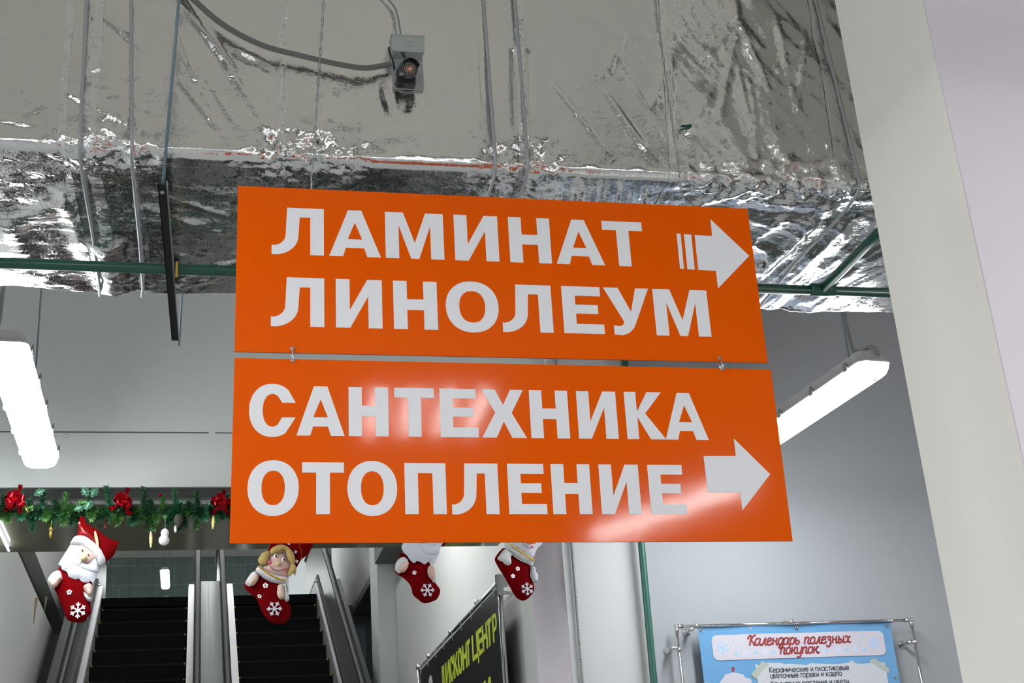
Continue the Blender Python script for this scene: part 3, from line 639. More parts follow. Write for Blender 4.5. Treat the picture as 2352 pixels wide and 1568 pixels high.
mb = MB(); p0 = onY(903, 197, YF - .004); p1 = onY(970, 118, YF - .004); mb.box((p0.x, YF - .004, p0.z), (p1.x, YF + .012, p1.z)); mb.box((p0.x, YF - .03, p1.z - .004), (p1.x, YF, p1.z + .004)); mb.build('mounting_plate', 'strap', t)
cc = onY(941, 158, YF - .07); di = (Vector((0.35, -2.0, 1.2)) - cc); di = Vector((.10, -1, -.30)).normalized()
back = cc - di * .062
mb = MB(); mb.lathe(back, [(.024, 0), (.025, .004), (.022, .010), (.022, .018), (.024, .022), (.024, .048), (.0235, .062), (.021, .0625), (.020, .060)], di, 28); mb.build('camera_body', 'cam_black', t, False)
mb = MB(); mb.lathe(cc, [(.0095, -.001), (.0095, .0006)], di, 20); mb.build('lens_plate', 'lens_ring', t)
mb = MB(); mb.lathe(cc, [(.0045, .0), (.0045, .003), (.003, .0035), (.003, .001)], di, 18); mb.build('lens', 'chrome', t, True)
mb = MB(); e1 = di.cross(Vector((0, 0, 1))).normalized(); e2 = e1.cross(di)
for n, r in ((10, .0105), (14, .0155)):
    for i in range(n):
        a_ = 2 * math.pi * (i + .5) / n; mb.ball(cc + e1 * r * math.cos(a_) + e2 * r * math.sin(a_), .0012, 6, 4)
o = mb.build('led_ring', 'silver', t); 
mb = MB(); vs = []
for j, s_ in enumerate((-.035, .012)):
    for i in range(13):
        a_ = math.radians(20 + 140 * i / 12)
        for r in (.0265, .0285): vs.append(cc + di * s_ + e1 * r * math.cos(a_) - e2 * (-r) * math.sin(a_) * 1.02)
fs = []
for i in range(12):
    for q in (0, 1): fs.append((i * 2 + q, i * 2 + 2 + q, 26 + i * 2 + 2 + q, 26 + i * 2 + q))
    for j in (0, 26): fs.append((j + i * 2, j + i * 2 + 1, j + i * 2 + 3, j + i * 2 + 2))
fs += [(0, 1, 27, 26), (24, 25, 51, 50)]
mb.add(vs, fs); mb.build('sun_visor', 'cam_black', t)
mb = MB(); q = onY(932, 175, YF - .01); bxp(mb, 912, 193, 955, 172, YF - .03, YF - .004); mb.lathe((q.x - .012, YF - .03, q.z - .007), [(.003, 0), (.003, .002)], (0, -1, 0), 10); mb.tube([back + di * .01, Vector((q.x, YF - .012, q.z - .004))], .012, 14); mb.build('swivel_base', 'cam_black', t)
mb = MB(); mb.tube([onY(893, 108, YF - .03), onY(897, 125, YF - .03), onY(903, 142, YF - .02), onY(906, 160, YF - .01)], .0024, 8); mb.build('cable', 'black', t, True)
mb = MB(); mb.tube([onY(908, 192, YF - .01), onY(915, 198, YF - .016), onY(925, 199, YF - .016), onY(932, 193, YF - .012)], .002, 8); mb.build('cable', 'black', t, True)
mb = MB(); q = onY(924, 122, YF - .035); mb.ball(q, .005, 10, 6); q2 = onY(929, 130, YF - .045); mb.tube([q, q2], .004, 8); mb.build('cable_gland', 'cam_black', t, True)
# smooth curve through points
def curve_pts(pts, n=10):
    out = []; P = [pts[0]] + list(pts) + [pts[-1]]
    for i in range(1, len(P) - 2):
        for k in range(n):
            s = k / n; out.append(0.5 * ((2 * P[i]) + (P[i + 1] - P[i - 1]) * s + (2 * P[i - 1] - 5 * P[i] + 4 * P[i + 1] - P[i + 2]) * s * s + (-P[i - 1] + 3 * P[i] - 3 * P[i + 1] + P[i + 2]) * s ** 3))
    out.append(Vector(pts[-1])); return out
def resample(pts, step):
    out = [pts[0]]; acc = 0
    for a, b in zip(pts, pts[1:]):
        L = (b - a).length; s = step - acc
        while s <= L: out.append(a + (b - a) * (s / L)); s += step
        acc = (acc + L) % step if L else acc
        acc = L - (s - step)
    out.append(pts[-1]); return out
def corrugated(pts, r, step=.0028):
    P = resample(curve_pts(pts, 16), step / 2); mb = MB(); mb.tube(P, r, 10, rfun=lambda i: r * (1.0 if i % 2 else .84)); return mb
pp = [onY(380, -60, DY0 - .03), onY(440, -5, DY0 - .03), onY(510, 55, DY0 - .035), onY(600, 103, DY0 - .035), onY(700, 130, DY0 - .035), onY(780, 148, DY0 - .035), onY(840, 156, DY0 - .035), onY(898, 147, DY0 - .03)]
tag(corrugated(pp, .0085).build('corrugated_conduit', 'conduit', None, False), 'grey corrugated conduit drooping across the foil duct to the security camera', 'conduit')
pp = [onY(830, -90, DY0 - .02), onY(880, -15, DY0 - .02), onY(905, 15, DY0 - .02), onY(915, 45, DY0 - .022), onY(921, 84, DY0 - .03)]
tag(MB().tube(curve_pts(pp, 8), .0024, 8).build('cable', 'wire', None, True), 'thin blue grey cable entering the top of the security camera box', 'cable')

# conduit on the pilaster
pp = [Vector((1.695, 5.985, 4.9)), Vector((1.70, 5.985, 4.0)), Vector((1.702, 5.985, 3.3)), Vector((1.700, 5.985, 2.9)), Vector((1.697, 5.985, 2.3)), Vector((1.695, 5.985, .02))]
tag(corrugated(pp, .0075, .009).build('flexible_conduit', 'conduit_m', None, False), 'metal flexible conduit running down the white pilaster beside the stockings', 'conduit')

# ================================================================ LAMPS
def make_lamp(label, group, L=1.27, Wd=.145, hang=True, ztop=4.9, rodz=None):
    """linear waterproof luminaire, long axis +Y, centre of the flange at the origin"""
    t = thing('ceiling_lamp', label, 'lamp', (0, 0, 0), group)
    def ring(s, y0, y1, z, r=.03):
        lp = []
        for cx, cy, a0 in ((s - r, y1 - r, 0), (-s + r, y1 - r, 90), (-s + r, y0 + r, 180), (s - r, y0 + r, 270)):
            for i in range(4): a = math.radians(a0 + i * 30); lp.append(Vector((cx + r * math.cos(a), cy + r * math.sin(a), z)))
        return lp
    def shell(rings, cap0=True, cap1=True):
        mb = MB(); n = len(rings[0]); vs = [p for r in rings for p in r]; fs = []
        for j in range(len(rings) - 1):
            for i in range(n): fs.append((j * n + i, j * n + (i + 1) % n, (j + 1) * n + (i + 1) % n, (j + 1) * n + i))
        if cap0: fs.append(tuple(range(n))[::-1])
        if cap1: fs.append(tuple(range((len(rings) - 1) * n, len(rings) * n)))
        return mb.add(vs, fs)
    h = L / 2; w2 = Wd / 2
    shell([ring(w2, -h, h, 0), ring(w2, -h, h, .008), ring(w2 - .006, -h + .006, h - .006, .012), ring(w2 - .022, -h + .03, h - .03, .055), ring(w2 - .03, -h + .04, h - .04, .058)]).build('lamp_housing', 'housing', t, False)
    shell([ring(w2 - .003, -h + .003, h - .003, -.001), ring(w2 - .006, -h + .004, h - .004, -.018), ring(w2 - .014, -h + .012, h - .012, -.036), ring(w2 - .026, -h + .028, h - .028, -.046)]).build('diffuser', 'lamp', t, False)
    MB().box((-.03, .16, -.0468), (-.018, .163, -.0455)).build('printed_mark', 'redmark', t)
    for sg in (-1, 1):
        for i in range(5):
            y = -h + .10 + i * (L - .2) / 4; mb = MB(); mb.box((sg * (w2 + .001) - .004, y - .014, -.008), (sg * (w2 + .001) + .004, y + .014, .016)); mb.box((sg * (w2 + .004) - .003, y - .009, .006), (sg * (w2 + .004) + .003, y + .006, .028)); mb.build('clip', 'clip', t)
    if hang:
        for x, y in ((-.05, -h + .10), (0.0, h - .13)):
            mb = MB(); mb.tube([(x, y, .03), (x, y, ztop)], .0032, 6); mb.build('suspension_rod', 'wire', t, True)
    return t
ZL = 3.42
lamp1 = make_lamp('lit linear lamp at the left edge of the photo, hung from the ceiling', 'linear ceiling lamps', ztop=4.95 - ZL)
lamp1.location = (-.615, 4.42 + .635, ZL)
lamp2 = copy_tree(lamp1); lamp2['label'] = 'lit linear lamp at the right end of the signs, hung in front of the wall'
lamp2.location = (2.47, 4.45 + .63, ZL); lamp2.rotation_euler.z = math.radians(5.5)
rods = [c for c in lamp1.children if c.name.startswith('suspension_rod')]
rods[1].location = (.062, -.80, 0)
w = MB(); w.add([(.012, -.56, -.0468), (.03, -.567, -.0468), (.048, -.558, -.0468), (.03, -.552, -.0468)], [(0, 1, 2, 3)]); o = w.build('dark_speck', 'lampdot'); o.parent = lamp2
# flexible supply conduits of the two lamps
def wpt(o, x, y, z): return o.location + Matrix.Rotation(o.rotation_euler.z, 3, 'Z') @ Vector((x, y, z))
for o, lab in ((lamp1, 'grey flexible conduit dropping from behind the duct to the left lamp'), (lamp2, 'grey flexible conduit dropping from behind the duct to the right lamp')):
    if o is lamp1: pts = [Vector((o.location.x - .09, 4.40, 4.9)), Vector((o.location.x - .06, 4.40, 4.2)), wpt(o, -.035, -.55, .35), wpt(o, -.035, -.55, .15), wpt(o, -.035, -.60, .05)]
    else: pts = [wpt(o, -.035, -.50, 1.4), wpt(o, -.033, -.52, .5), wpt(o, -.028, -.53, .13), wpt(o, -.022, -.56, .07), wpt(o, .0, -.60, .072), wpt(o, .018, -.62, .06), wpt(o, .02, -.625, .03)]
    tag(corrugated(pts, .0085, .008).build('flexible_conduit', 'conduit_m', None, False), lab, 'conduit', 'supply conduits of the lamps')
# pink print marks and dark speck inside diffusers
# lamps behind the viewer: they light the store and are mirrored in the sign and the foil
rows = [(-.9, 1.3), (3.3, 1.3), (-.6, -1.6), (2.47, -1.6), (-3.2, .4), (5.2, .4), (-.6, -4.6), (2.47, -4.6), (-3.2, -3.6), (5.2, -3.6), (-3.2, 3.8), (5.0, 3.9), (-5.2, 2.0), (-.6, -7.2), (2.47, -7.2)]  # the pair beside the sign is added to brighten the pillar
def lamp_label(x, y):
    far = {1.3: 'added as fill beside the sign', .4: 'level with the viewer', -1.6: 'in the first row behind the viewer', -3.6: 'in the second outer row behind the viewer', -4.6: 'in the middle row behind the viewer', -7.2: 'in the last row behind the viewer', 3.8: 'in front of the header wall', 3.9: 'beyond the ivory pillar', 2.0: 'by the far left store wall'}[y]
    return 'lit linear lamp out of frame %s, %s side' % (far, 'left' if x < 1 else 'right')
for x, y in rows:
    if (x, y) == (2.47, -1.6): continue
    c = copy_tree(lamp1); c.location = (x, y, ZL); c['label'] = lamp_label(x, y); c['group'] = 'store lamps behind the viewer'
c = copy_tree(lamp1); c.location = (2.29, -1.58, ZL); c.rotation_euler.z = math.radians(-24); c['label'] = 'lit slanted lamp behind the viewer mirrored low in the sign'; c['group'] = 'store lamps behind the viewer'
# four tube louvre lamp mirrored in the middle of the lower sign
t = thing('louvre_lamp', 'square four tube lamp over the viewer, mirrored as a soft glow in the lower sign', 'lamp', (.80, .08, ZL + .03))
MB().box((.50, -.22, ZL + .04), (1.10, .38, ZL + .11)).build('lamp_housing', 'housing', t)
for i in range(4): MB().tube([(.58 + i * .145, -.18, ZL + .02), (.58 + i * .145, .34, ZL + .02)], .016, 10).build('tube', 'lamp', t, True)
MB().tube([(.8, .08, ZL + .11), (.8, .08, 4.95)], .004, 6).build('suspension_rod', 'wire', t)
# strip lamp at the top of the left jamb
p0 = onZ(0, 1222, 3.38); p1 = onZ(20, 1264, 3.38)
t = thing('strip_lamp', 'bright strip lamp at the left edge of the photo under the garland', 'lamp', p0)
dd = (p1 - p0); q0 = p0 - dd * .6
MB().tube([q0, p1], .0055, 8).build('tube', 'lamp_dim', t, True)
off = Vector((-.004, 0, .028)); MB().tube([q0 + off, p1 + off], .016, 4).build('lamp_housing', 'housing', t)
# two far lamps over the upper landing
for i, (x, y) in enumerate(((378, 1308), (381, 1374))):
    p = onY(x, y, 23.2 + i * 8)
    if i == 1: p = onY(x, y, 27.0)
    c = copy_tree(lamp1); c.location = (p.x, p.y + .64, p.z); c['group'] = 'lamps over the upper landing'
    c['label'] = ('small far lamp hanging above the left escalator, the higher one', 'small far lamp just above the top step of the left escalator')[i]
for x, y, w_ in ((3.5, 19, 'near right'), (-3, 20, 'near left'), (3.6, 25, 'far right'), (-3, 26, 'far left')):  # unseen lamps added because the far hall needs more light
    c = copy_tree(lamp1); c.location = (x, y, 7.0); c['label'] = 'added hidden lamp over the %s corner of the upper landing' % w_; c['group'] = 'added hidden lamps over the upper landing'
for x, y, z, w_ in ((1.05, 8.9, 4.7, 'just behind the olive soffit'), (-.5, 8.0, 4.3, 'close behind the white header wall, added as fill'), (-.95, 17.6, 8.0, 'over the left deck, added to brighten it'), (.0, 17.6, 8.0, 'over the inner left deck, added to brighten it'), (.37, 17.6, 8.0, 'over the inner right deck, added to brighten it'), (1.33, 17.6, 8.0, 'over the right deck, added to brighten it'), (.2, 12.0, 6.2, 'above the escalator tops, added for the upper walls')):  # added to brighten walls and decks, except the one behind the soffit
    c = copy_tree(lamp1); c.location = (x, y, z); c['label'] = 'hidden lamp high in the escalator shaft ' + w_; c['group'] = 'lamps in the escalator shaft'

# ================================================================ ESCALATORS
YT, ZT = 15.0, 4.83; SL = .612
def zs(y): return ZT - (YT - y) * SL if y < YT else ZT
def incl(mb, x0, x1, dz0, dz1, y0=7.9, y1=YT, top=16.6, bend=.0):
    """slab following the incline then level"""
    ys = [y0, y1 - bend, y1 + .0, top]; a = []
    for y in ys: a.append((y, zs(y)))
    lp = [(x0, y, z + dz0) for y, z in a] + [(x0, y, z + dz1) for y, z in reversed(a)]
    mb.prism(lp, (x1 - x0, 0, 0)); return mb
def escalator(x0, x1, label, ho, ow):
    """x0..x1: step width"""
    t = thing('escalator', label, 'escalator', ((x0 + x1) / 2, 11, 0), 'escalators')
    n = 27; run = .327
    for i in range(n):
        yb = YT - .2 - i * run; z = zs(yb)
        if i > 24: break
        mb = MB(); mb.box((x0, yb - .005, z - .20), (x1, yb + .38, z)); mb.k = 2; mb.box((x0 + .001, yb - .0065, z - .012), (x1 - .001, yb + .03, z + .001)); mb.k = 1
        for xx in (x0 + .012, x1 - .026): mb.box((xx, yb - .009, z - .014), (xx + .014, yb + .01, z + .0025))
        mb.build('step', 'step', t, False, ['step', 'yellow', 'step_nose'])
    MB().box((x0, YT - .2, ZT - .1), (x1, 16.6, ZT - .005)).build('landing_plate', 'step', t)
    for s, xe, off in ((-1, x0, ho[0]), (1, x1, ho[1])):
        inner = MB(); incl(inner, min(xe, xe + s * .006), max(xe, xe + s * .006), -.3, .15); inner.build('skirt_panel', 'esc_deck', t)
        dk = MB(); a, b = sorted((xe + s * .004, xe + s * (off - .02))); incl(dk, a, b, .12, .17); dk.build('inner_deck', 'esc_deck', t)
        gl = MB(); a, b = sorted((xe + s * (off - .006), xe + s * (off + .006))); incl(gl, a, b, .1, .78); gl.build('balustrade_panel', 'esc_inner', t)
        fl = MB(); a, b = sorted((xe + s * (off - .022), xe + s * (off - .008))); incl(fl, a, b, .12, .25); fl.build('balustrade_foot', 'rubber', t)
        od = MB(); a, b = sorted((xe + s * (off + .006), xe + s * ow[0 if s < 0 else 1])); incl(od, a, b, .08, .20); od.build('outer_deck', 'esc_cover', t)
        hr = MB(); xm = xe + s * off; pts = []
        for y in [7.9 + (YT - 7.9) * i / 12 for i in range(13)] + [15.6, 16.3, 16.6]: pts.append(Vector((xm, y, zs(y) + .80)))
        hr.tube(pts, .030, 12); hr.build('handrail', 'rubber', t, True)
        nb = MB(); c = Vector((xm, YT + .02, ZT + .175)); nb.lathe(c - Vector((.035, 0, 0)), [(.02, 0), (.022, .07)], (1, 0, 0), 10); nb.build('deck_bend', 'chrome', t, True)
    return t
escalator(-.915, -.035, 'left one of the two black stepped escalators going up', (.075, .088), (.30, .2075))
escalator(.43, 1.31, 'right one of the two black stepped escalators going up', (.135, .045), (.2555, .28))

# ================================================================ PLUSH HELPERS
def inside_poly(pl, x, y):
    c = False
    for i in range(len(pl)):
        x0, y0 = pl[i]; x1, y1 = pl[(i + 1) % len(pl)]
        if (y0 > y) != (y1 > y) and x < (x1 - x0) * (y - y0) / (y1 - y0) + x0: c = not c
    return c
def smooth_loop(pts, n=4):
    P = [Vector((a, b)) for a, b in pts]; N = len(P); out = []
    for i in range(N):
        p0, p1, p2, p3 = P[i - 1], P[i], P[(i + 1) % N], P[(i + 2) % N]
        for k in range(n):
            s = k / n; out.append(0.5 * ((2 * p1) + (p2 - p0) * s + (2 * p0 - 5 * p1 + 4 * p2 - p3) * s * s + (-p0 + 3 * p1 - 3 * p2 + p3) * s ** 3))
    return [(v.x, v.y) for v in out]
def puff(mb, outline, Y, T, back=.35, dm=None, fuzz=0.0, sm=4):
    """outline [(x, z)] metres -> pillow bulging by T towards the viewer and back*T behind"""
    pl = smooth_loop(outline, sm) if sm > 1 else outline
    xs = [p[0] for p in pl]; zs_ = [p[1] for p in pl]; wdt = max(xs) - min(xs); hgt = max(zs_) - min(zs_)
    g = max(min(wdt, hgt) / 9, .0035)
    pts = [Vector(p) for p in pl]; nb = len(pts)
    def bd(x, z): return min(seg_dist((x, z), pl[i], pl[(i + 1) % nb])[0] for i in range(nb))
    inn = []
    x = min(xs) + g / 2
    while x < max(xs):
        z = min(zs_) + g / 2
        while z < max(zs_):
            if inside_poly(pl, x, z):
                d = bd(x, z)
                if d > g * .35: inn.append((x, z, d))
            z += g
        x += g
    dm = dm or max([d for *_, d in inn] + [g])
    V, Ed, Fc, *_ = delaunay_2d_cdt(pts + [Vector((a, b)) for a, b, _ in inn], [(i, (i + 1) % nb) for i in range(nb)], [], 0, 1e-7)
    Fc = [f for f in Fc if inside_poly(pl, sum(V[i][0] for i in f) / len(f), sum(V[i][1] for i in f) / len(f))]
    n = len(V); fr = []; bk = []
    for v in V:
        d = bd(v[0], v[1]); on = d < 1e-5
        k = 0 if on else math.sqrt(max(0, 1 - (1 - min(1, d / dm)) ** 2))
        f_ = fuzz * noise.noise(Vector((v[0] * 90, v[1] * 90, Y * 7))) if fuzz and not on else 0
        fr.append(Vector((v[0], Y - T * k - f_, v[1]))); bk.append(Vector((v[0], Y + T * back * k + .0005, v[1])))
    mb.add(fr + bk, list(Fc) + [tuple(i + n for i in reversed(f)) for f in Fc])
    return mb
def flower(mb, c, r, n=5, dep=.002):
    for i in range(n):
        a = 2 * math.pi * i / n + .3; mb.ball((c.x + r * .6 * math.cos(a), c.y - dep, c.z + r * .6 * math.sin(a)), r * .42, 8, 5, (1, .35, 1))
def snowflake(mb, c, r, rot=0, w=.13, fn=None):
    ct = [0]
    def seg(a, b, hw):
        ct[0] += 1
        d = Vector((b[0] - a[0], b[1] - a[1])).normalized(); p = Vector((-d.y, d.x)) * hw
        lp = [(a[0] + p.x, a[1] + p.y), (a[0] - p.x, a[1] - p.y), (b[0] - p.x, b[1] - p.y), (b[0] + p.x, b[1] + p.y)]
        if fn: mb.add([fn(u, v, .0006) for u, v in lp] , [(0, 1, 2, 3)])
        else: mb.prism([(c.x + u, c.y, c.z + v) for u, v in lp], (0, -.0025 - .00012 * ct[0], 0))
    for i in range(6):
        a = math.radians(rot + 60 * i); ca, sa = math.cos(a), math.sin(a); seg((0, 0), (r * ca, r * sa), r * w * .62)
        for s in (-1, 1):
            b = a + s * math.radians(50); m_ = .58; seg((r * m_ * ca, r * m_ * sa), (r * (m_ * ca + .34 * math.cos(b)), r * (m_ * sa + .34 * math.sin(b))), r * w * .58)

class Plush:
    def __init__(s, ox, oy, sc, Y): s.o = (ox, oy, sc); s.Y = Y
    def p(s, x, y, dy=0.0): return onY(s.o[0] + x * s.o[2], s.o[1] + y * s.o[2], s.Y) + Vector((0, dy, 0))
    def poly(s, pts): return [(s.p(x, y).x, s.p(x, y).z) for x, y in pts]
    def part(s, name, pts, m, parent, T, dy=0.0, **k):
        mb = MB(); puff(mb, s.poly(pts), s.Y + dy, T, **k); return mb.build(name, m, parent, True)
    def r(s, px): return px * s.o[2] * s.Y / F_PX * 1.06
YS = 5.93
# ---- stocking 1: white bearded doll
g = Plush(90, 1180, .16584, YS)
t = thing('christmas_stocking', 'red velvet stocking with a white bearded doll face, fully in view at the left', 'stocking', g.p(480, 1500), 'stockings hanging from the garland')
sock = g.part('stocking_body', [(285, 735), (330, 740), (440, 800), (700, 900), (740, 970), (738, 1100), (735, 1180), (710, 1220), (725, 1350), (700, 1400), (665, 1430), (650, 1475), (600, 1500), (480, 1500), (400, 1470), (370, 1420), (310, 1270), (240, 1090), (215, 1040), (225, 850)], 'velvet', t, .030)
g.part('hat', [(570, 40), (622, 50), (640, 110), (700, 160), (820, 230), (950, 330), (1088, 385), (1085, 440), (1035, 570), (960, 640), (880, 660), (780, 560), (700, 420), (600, 370), (520, 335), (545, 250), (548, 150)], 'velvet', t, .020, -.004)
g.part('hat_lining', [(553, 115), (600, 170), (650, 205), (720, 265), (770, 330), (815, 430), (760, 420), (700, 375), (640, 350), (530, 328), (548, 230)], 'satin', t, .016, -.016)
g.part('beard', [(445, 450), (520, 455), (590, 470), (560, 520), (560, 600), (600, 680), (700, 700), (770, 640), (800, 690), (830, 780), (800, 880), (745, 965), (715, 945), (690, 968), (630, 968), (590, 950), (556, 918), (520, 925), (480, 918), (440, 900), (415, 885), (400, 840), (370, 812), (325, 790), (305, 735), (275, 718), (330, 620), (400, 510)], 'felt', t, .016, -.028, sm=3)
g.part('face', [(545, 480), (640, 465), (790, 600), (775, 670), (700, 715), (620, 700), (560, 640), (530, 560)], 'skin', t, .020, -.030)
g.part('beard_curl', [(440, 540), (530, 560), (590, 650), (590, 720), (560, 765), (480, 715), (425, 620)], 'felt', t, .010, -.040)
g.part('moustache', [(560, 745), (620, 722), (700, 722), (770, 650), (785, 650), (815, 720), (822, 820), (790, 835), (720, 835), (620, 800), (570, 770)], 'felt', t, .012, -.040)
g.part('hat_cuff', [(490, 340), (560, 320), (640, 330), (720, 380), (810, 450), (870, 530), (920, 640), (912, 690), (850, 738), (820, 715), (790, 640), (700, 550), (600, 480), (520, 450), (445, 455), (440, 425)], 'fur', t, .026, -.026, fuzz=.003)
g.part('sleeve_cuff', [(265, 795), (300, 815), (325, 870), (320, 940), (250, 1000), (190, 1040), (150, 1000), (122, 950), (140, 890), (190, 830)], 'fur', t, .024, -.020, fuzz=.003)
g.part('hand', [(240, 900), (290, 882), (332, 915), (300, 950), (260, 1020), (205, 1045), (168, 1010), (185, 950)], 'skin_dk', t, .022, -.034)
g.part('sleeve_cuff', [(608, 1090), (650, 1110), (700, 1150), (748, 1140), (735, 1195), (700, 1225), (640, 1180)], 'fur', t, .020, -.016, fuzz=.003)
g.part('hand', [(640, 1000), (700, 975), (742, 1010), (757, 1070), (745, 1140), (700, 1165), (655, 1120), (615, 1040)], 'skin', t, .026, -.024)
g.part('hand', [(660, 1065), (700, 1058), (740, 1085), (738, 1140), (705, 1165), (665, 1130)], 'skin_dk', t, .022, -.036)
MB().ball(g.p(628, 645, -.056), g.r(40), 14, 10).build('nose', 'nose', t, True)
for ex, ey in ((606, 540), (690, 604)):
    e = MB().ball(g.p(ex, ey, -.046), g.r(21), 10, 8, (.8, .35, 1)).build('eye', 'white', t, True); MB().ball(g.p(ex + 4, ey + 6, -.053), g.r(13), 8, 6, (.8, .4, 1)).build('pupil', 'black', e, True)
    e.children
mb = MB(); flower(mb, g.p(425, 1107, -.030), g.r(36)); mb.build('sequin_flower', 'silver', t, True)
mb = MB(); snowflake(mb, g.p(543, 1355, -.030), g.r(102), 30); mb.build('snowflake_patch', 'flake', t)
# ---- stocking 2: girl with blond hair
g = Plush(540, 1230, .14035, YS)
t = thing('christmas_stocking', 'red velvet stocking with a blond smiling girl doll face under the orange sign', 'stocking', g.p(730, 1445), 'stockings hanging from the garland')
g.part('stocking_body', [(345, 620), (560, 720), (820, 800), (860, 860), (870, 1070), (905, 1150), (912, 1270), (870, 1370), (800, 1430), (730, 1447), (640, 1430), (540, 1380), (480, 1310), (420, 1200), (380, 1100), (340, 1020), (240, 940), (160, 850), (153, 780), (230, 660)], 'velvet', t, .034)
h = g.part('hat', [(530, 275), (560, 150), (620, 0), (680, -200), (720, -270), (770, -260), (900, -90), (1150, 30), (1275, 110), (1270, 150), (1200, 290), (1080, 400), (985, 545), (940, 420), (850, 240), (700, 190)], 'velvet', t, .018, -.0)
mb = MB()
for pts in ([(1035, 135), (1045, 180), (1070, 240), (1080, 295), (1085, 350), (1070, 400)], [(565, 150), (550, 205), (535, 250)]):
    P = resample(curve_pts([g.p(a, b, -.018) for a, b in pts], 6), .007)
    for q in P: mb.ball(q, .0022, 6, 4)
mb.build('bead_trim', 'gold', h)
for a, b in ((985, 280), (1003, 433), (880, 140)): mb = MB(); flower(mb, g.p(a, b, -.016), g.r(26), 4); mb.build('sequin', 'silver', h)
g.part('face', [(560, 320), (700, 300), (810, 300), (870, 400), (915, 480), (890, 600), (865, 695), (700, 690), (560, 630), (450, 530), (510, 480), (545, 400)], 'skin', t, .034, -.012)
g.part('hair', [(552, 290), (600, 230), (700, 178), (800, 185), (880, 230), (950, 320), (975, 430), (965, 480), (995, 580), (970, 685), (940, 640), (900, 690), (850, 650), (885, 560), (905, 490), (850, 400), (810, 285), (700, 312), (600, 328), (550, 320)], 'hair', t, .022, -.034)
g.part('hair_tail', [(545, 275), (450, 300), (400, 365), (368, 432), (400, 488), (450, 508), (520, 490), (545, 400), (562, 330)], 'hair', t, .018, -.030)
g.part('collar', [(400, 500), (450, 535), (560, 612), (700, 668), (850, 698), (845, 770), (820, 812), (700, 800), (560, 765), (450, 705), (370, 645), (332, 585), (360, 530)], 'fur', t, .030, -.018, fuzz=.003)
mb = MB(); P = resample(curve_pts([g.p(a, b, -.050) for a, b in ((362, 540), (450, 600), (520, 652), (620, 710), (720, 752), (832, 776))], 8), .0035)
mb.tube(P, .0042, 8, rfun=lambda i: .0045 if i % 3 else .0028); mb.build('gold_braid', 'gold', t, True)
g.part('sleeve_cuff', [(325, 597), (370, 640), (372, 690), (300, 800), (240, 850), (200, 835), (163, 800), (195, 720), (260, 630)], 'fur', t, .026, -.022, fuzz=.003)
g.part('hand', [(290, 680), (350, 650), (377, 700), (350, 780), (290, 845), (225, 855), (215, 800), (250, 720)], 'skin_dk', t, .022, -.034)
g.part('sleeve_cuff', [(770, 810), (825, 800), (858, 920), (880, 1060), (800, 1082), (780, 950)], 'fur', t, .024, -.014, fuzz=.003)
g.part('hand', [(697, 835), (740, 815), (785, 835), (800, 930), (800, 1030), (760, 1065), (710, 1052), (675, 980), (680, 900)], 'skin_dk', t, .024, -.026)
MB().ball(g.p(685, 500, -.052), g.r(34), 14, 10).build('nose', 'nose', t, True)
for ex, ey in ((650, 372), (778, 425)):
    e = MB().ball(g.p(ex, ey, -.042), g.r(34), 12, 8, (.8, .3, 1)).build('eye', 'white', t, True); MB().ball(g.p(ex + 8, ey + 8, -.051), g.r(20), 8, 6, (.7, .4, 1.1)).build('pupil', 'black', e, True)
mb = MB(); mb.tube(curve_pts([g.p(a, b, -.047) for a, b in ((560, 500), (585, 570), (640, 602), (700, 608), (760, 598), (795, 575))], 6), .0013, 6); mb.build('mouth', 'black', t)
for a, b in ((556, 470), (797, 583)): MB().ball(g.p(a, b, -.040), g.r(26), 10, 6, (1, .4, 1)).build('cheek', 'blush', t, True)
mb = MB(); flower(mb, g.p(492, 845, -.034), g.r(44)); flower(mb, g.p(400, 1005, -.020), g.r(36)); mb.build('sequin_flower', 'silver', t, True)
mb = MB(); snowflake(mb, g.p(637, 1222, -.034), g.r(116), 0); mb.build('snowflake_patch', 'flake', t)
# ---- stocking 3: bearded doll half hidden by the sign
g = Plush(880, 1220, .17007, YS)
t = thing('christmas_stocking', 'red velvet stocking with a white beard, its face cut off by the lower sign edge', 'stocking', g.p(590, 968), 'stockings hanging from the garland')
g.part('stocking_body', [(245, 290), (330, 330), (430, 400), (600, 400), (650, 480), (690, 560), (700, 680), (762, 770), (768, 830), (730, 910), (680, 940), (590, 968), (530, 962), (460, 910), (400, 850), (380, 760), (330, 680), (260, 620), (190, 580), (153, 530), (160, 440), (215, 350)], 'velvet', t, .030)
g.part('hat', [(300, 40), (420, -80), (500, -170), (540, -170), (640, -80), (900, 40), (900, 100), (800, 200), (700, 120), (500, 60)], 'velvet', t, .018, -.002)
g.part('beard', [(320, 60), (420, 20), (600, 60), (770, 120), (802, 160), (765, 225), (740, 330), (700, 410), (660, 482), (625, 430), (595, 430), (550, 462), (510, 440), (445, 415), (425, 435), (395, 440), (350, 400), (310, 340), (270, 300), (240, 240), (258, 180)], 'felt', t, .020, -.024, sm=3)
g.part('face', [(480, 90), (620, 100), (680, 150), (640, 200), (590, 185), (500, 160)], 'skin', t, .012, -.034)
g.part('moustache', [(500, 190), (560, 200), (640, 230), (690, 170), (720, 220), (740, 320), (640, 350), (560, 330), (500, 260)], 'felt', t, .012, -.038)
MB().ball(g.p(530, 165, -.052), g.r(36), 12, 8).build('nose', 'nose', t, True)
g.part('sleeve_cuff', [(262, 355), (310, 380), (328, 420), (250, 520), (220, 578), (190, 570), (153, 525), (165, 440), (205, 385)], 'fur', t, .024, -.016, fuzz=.003)
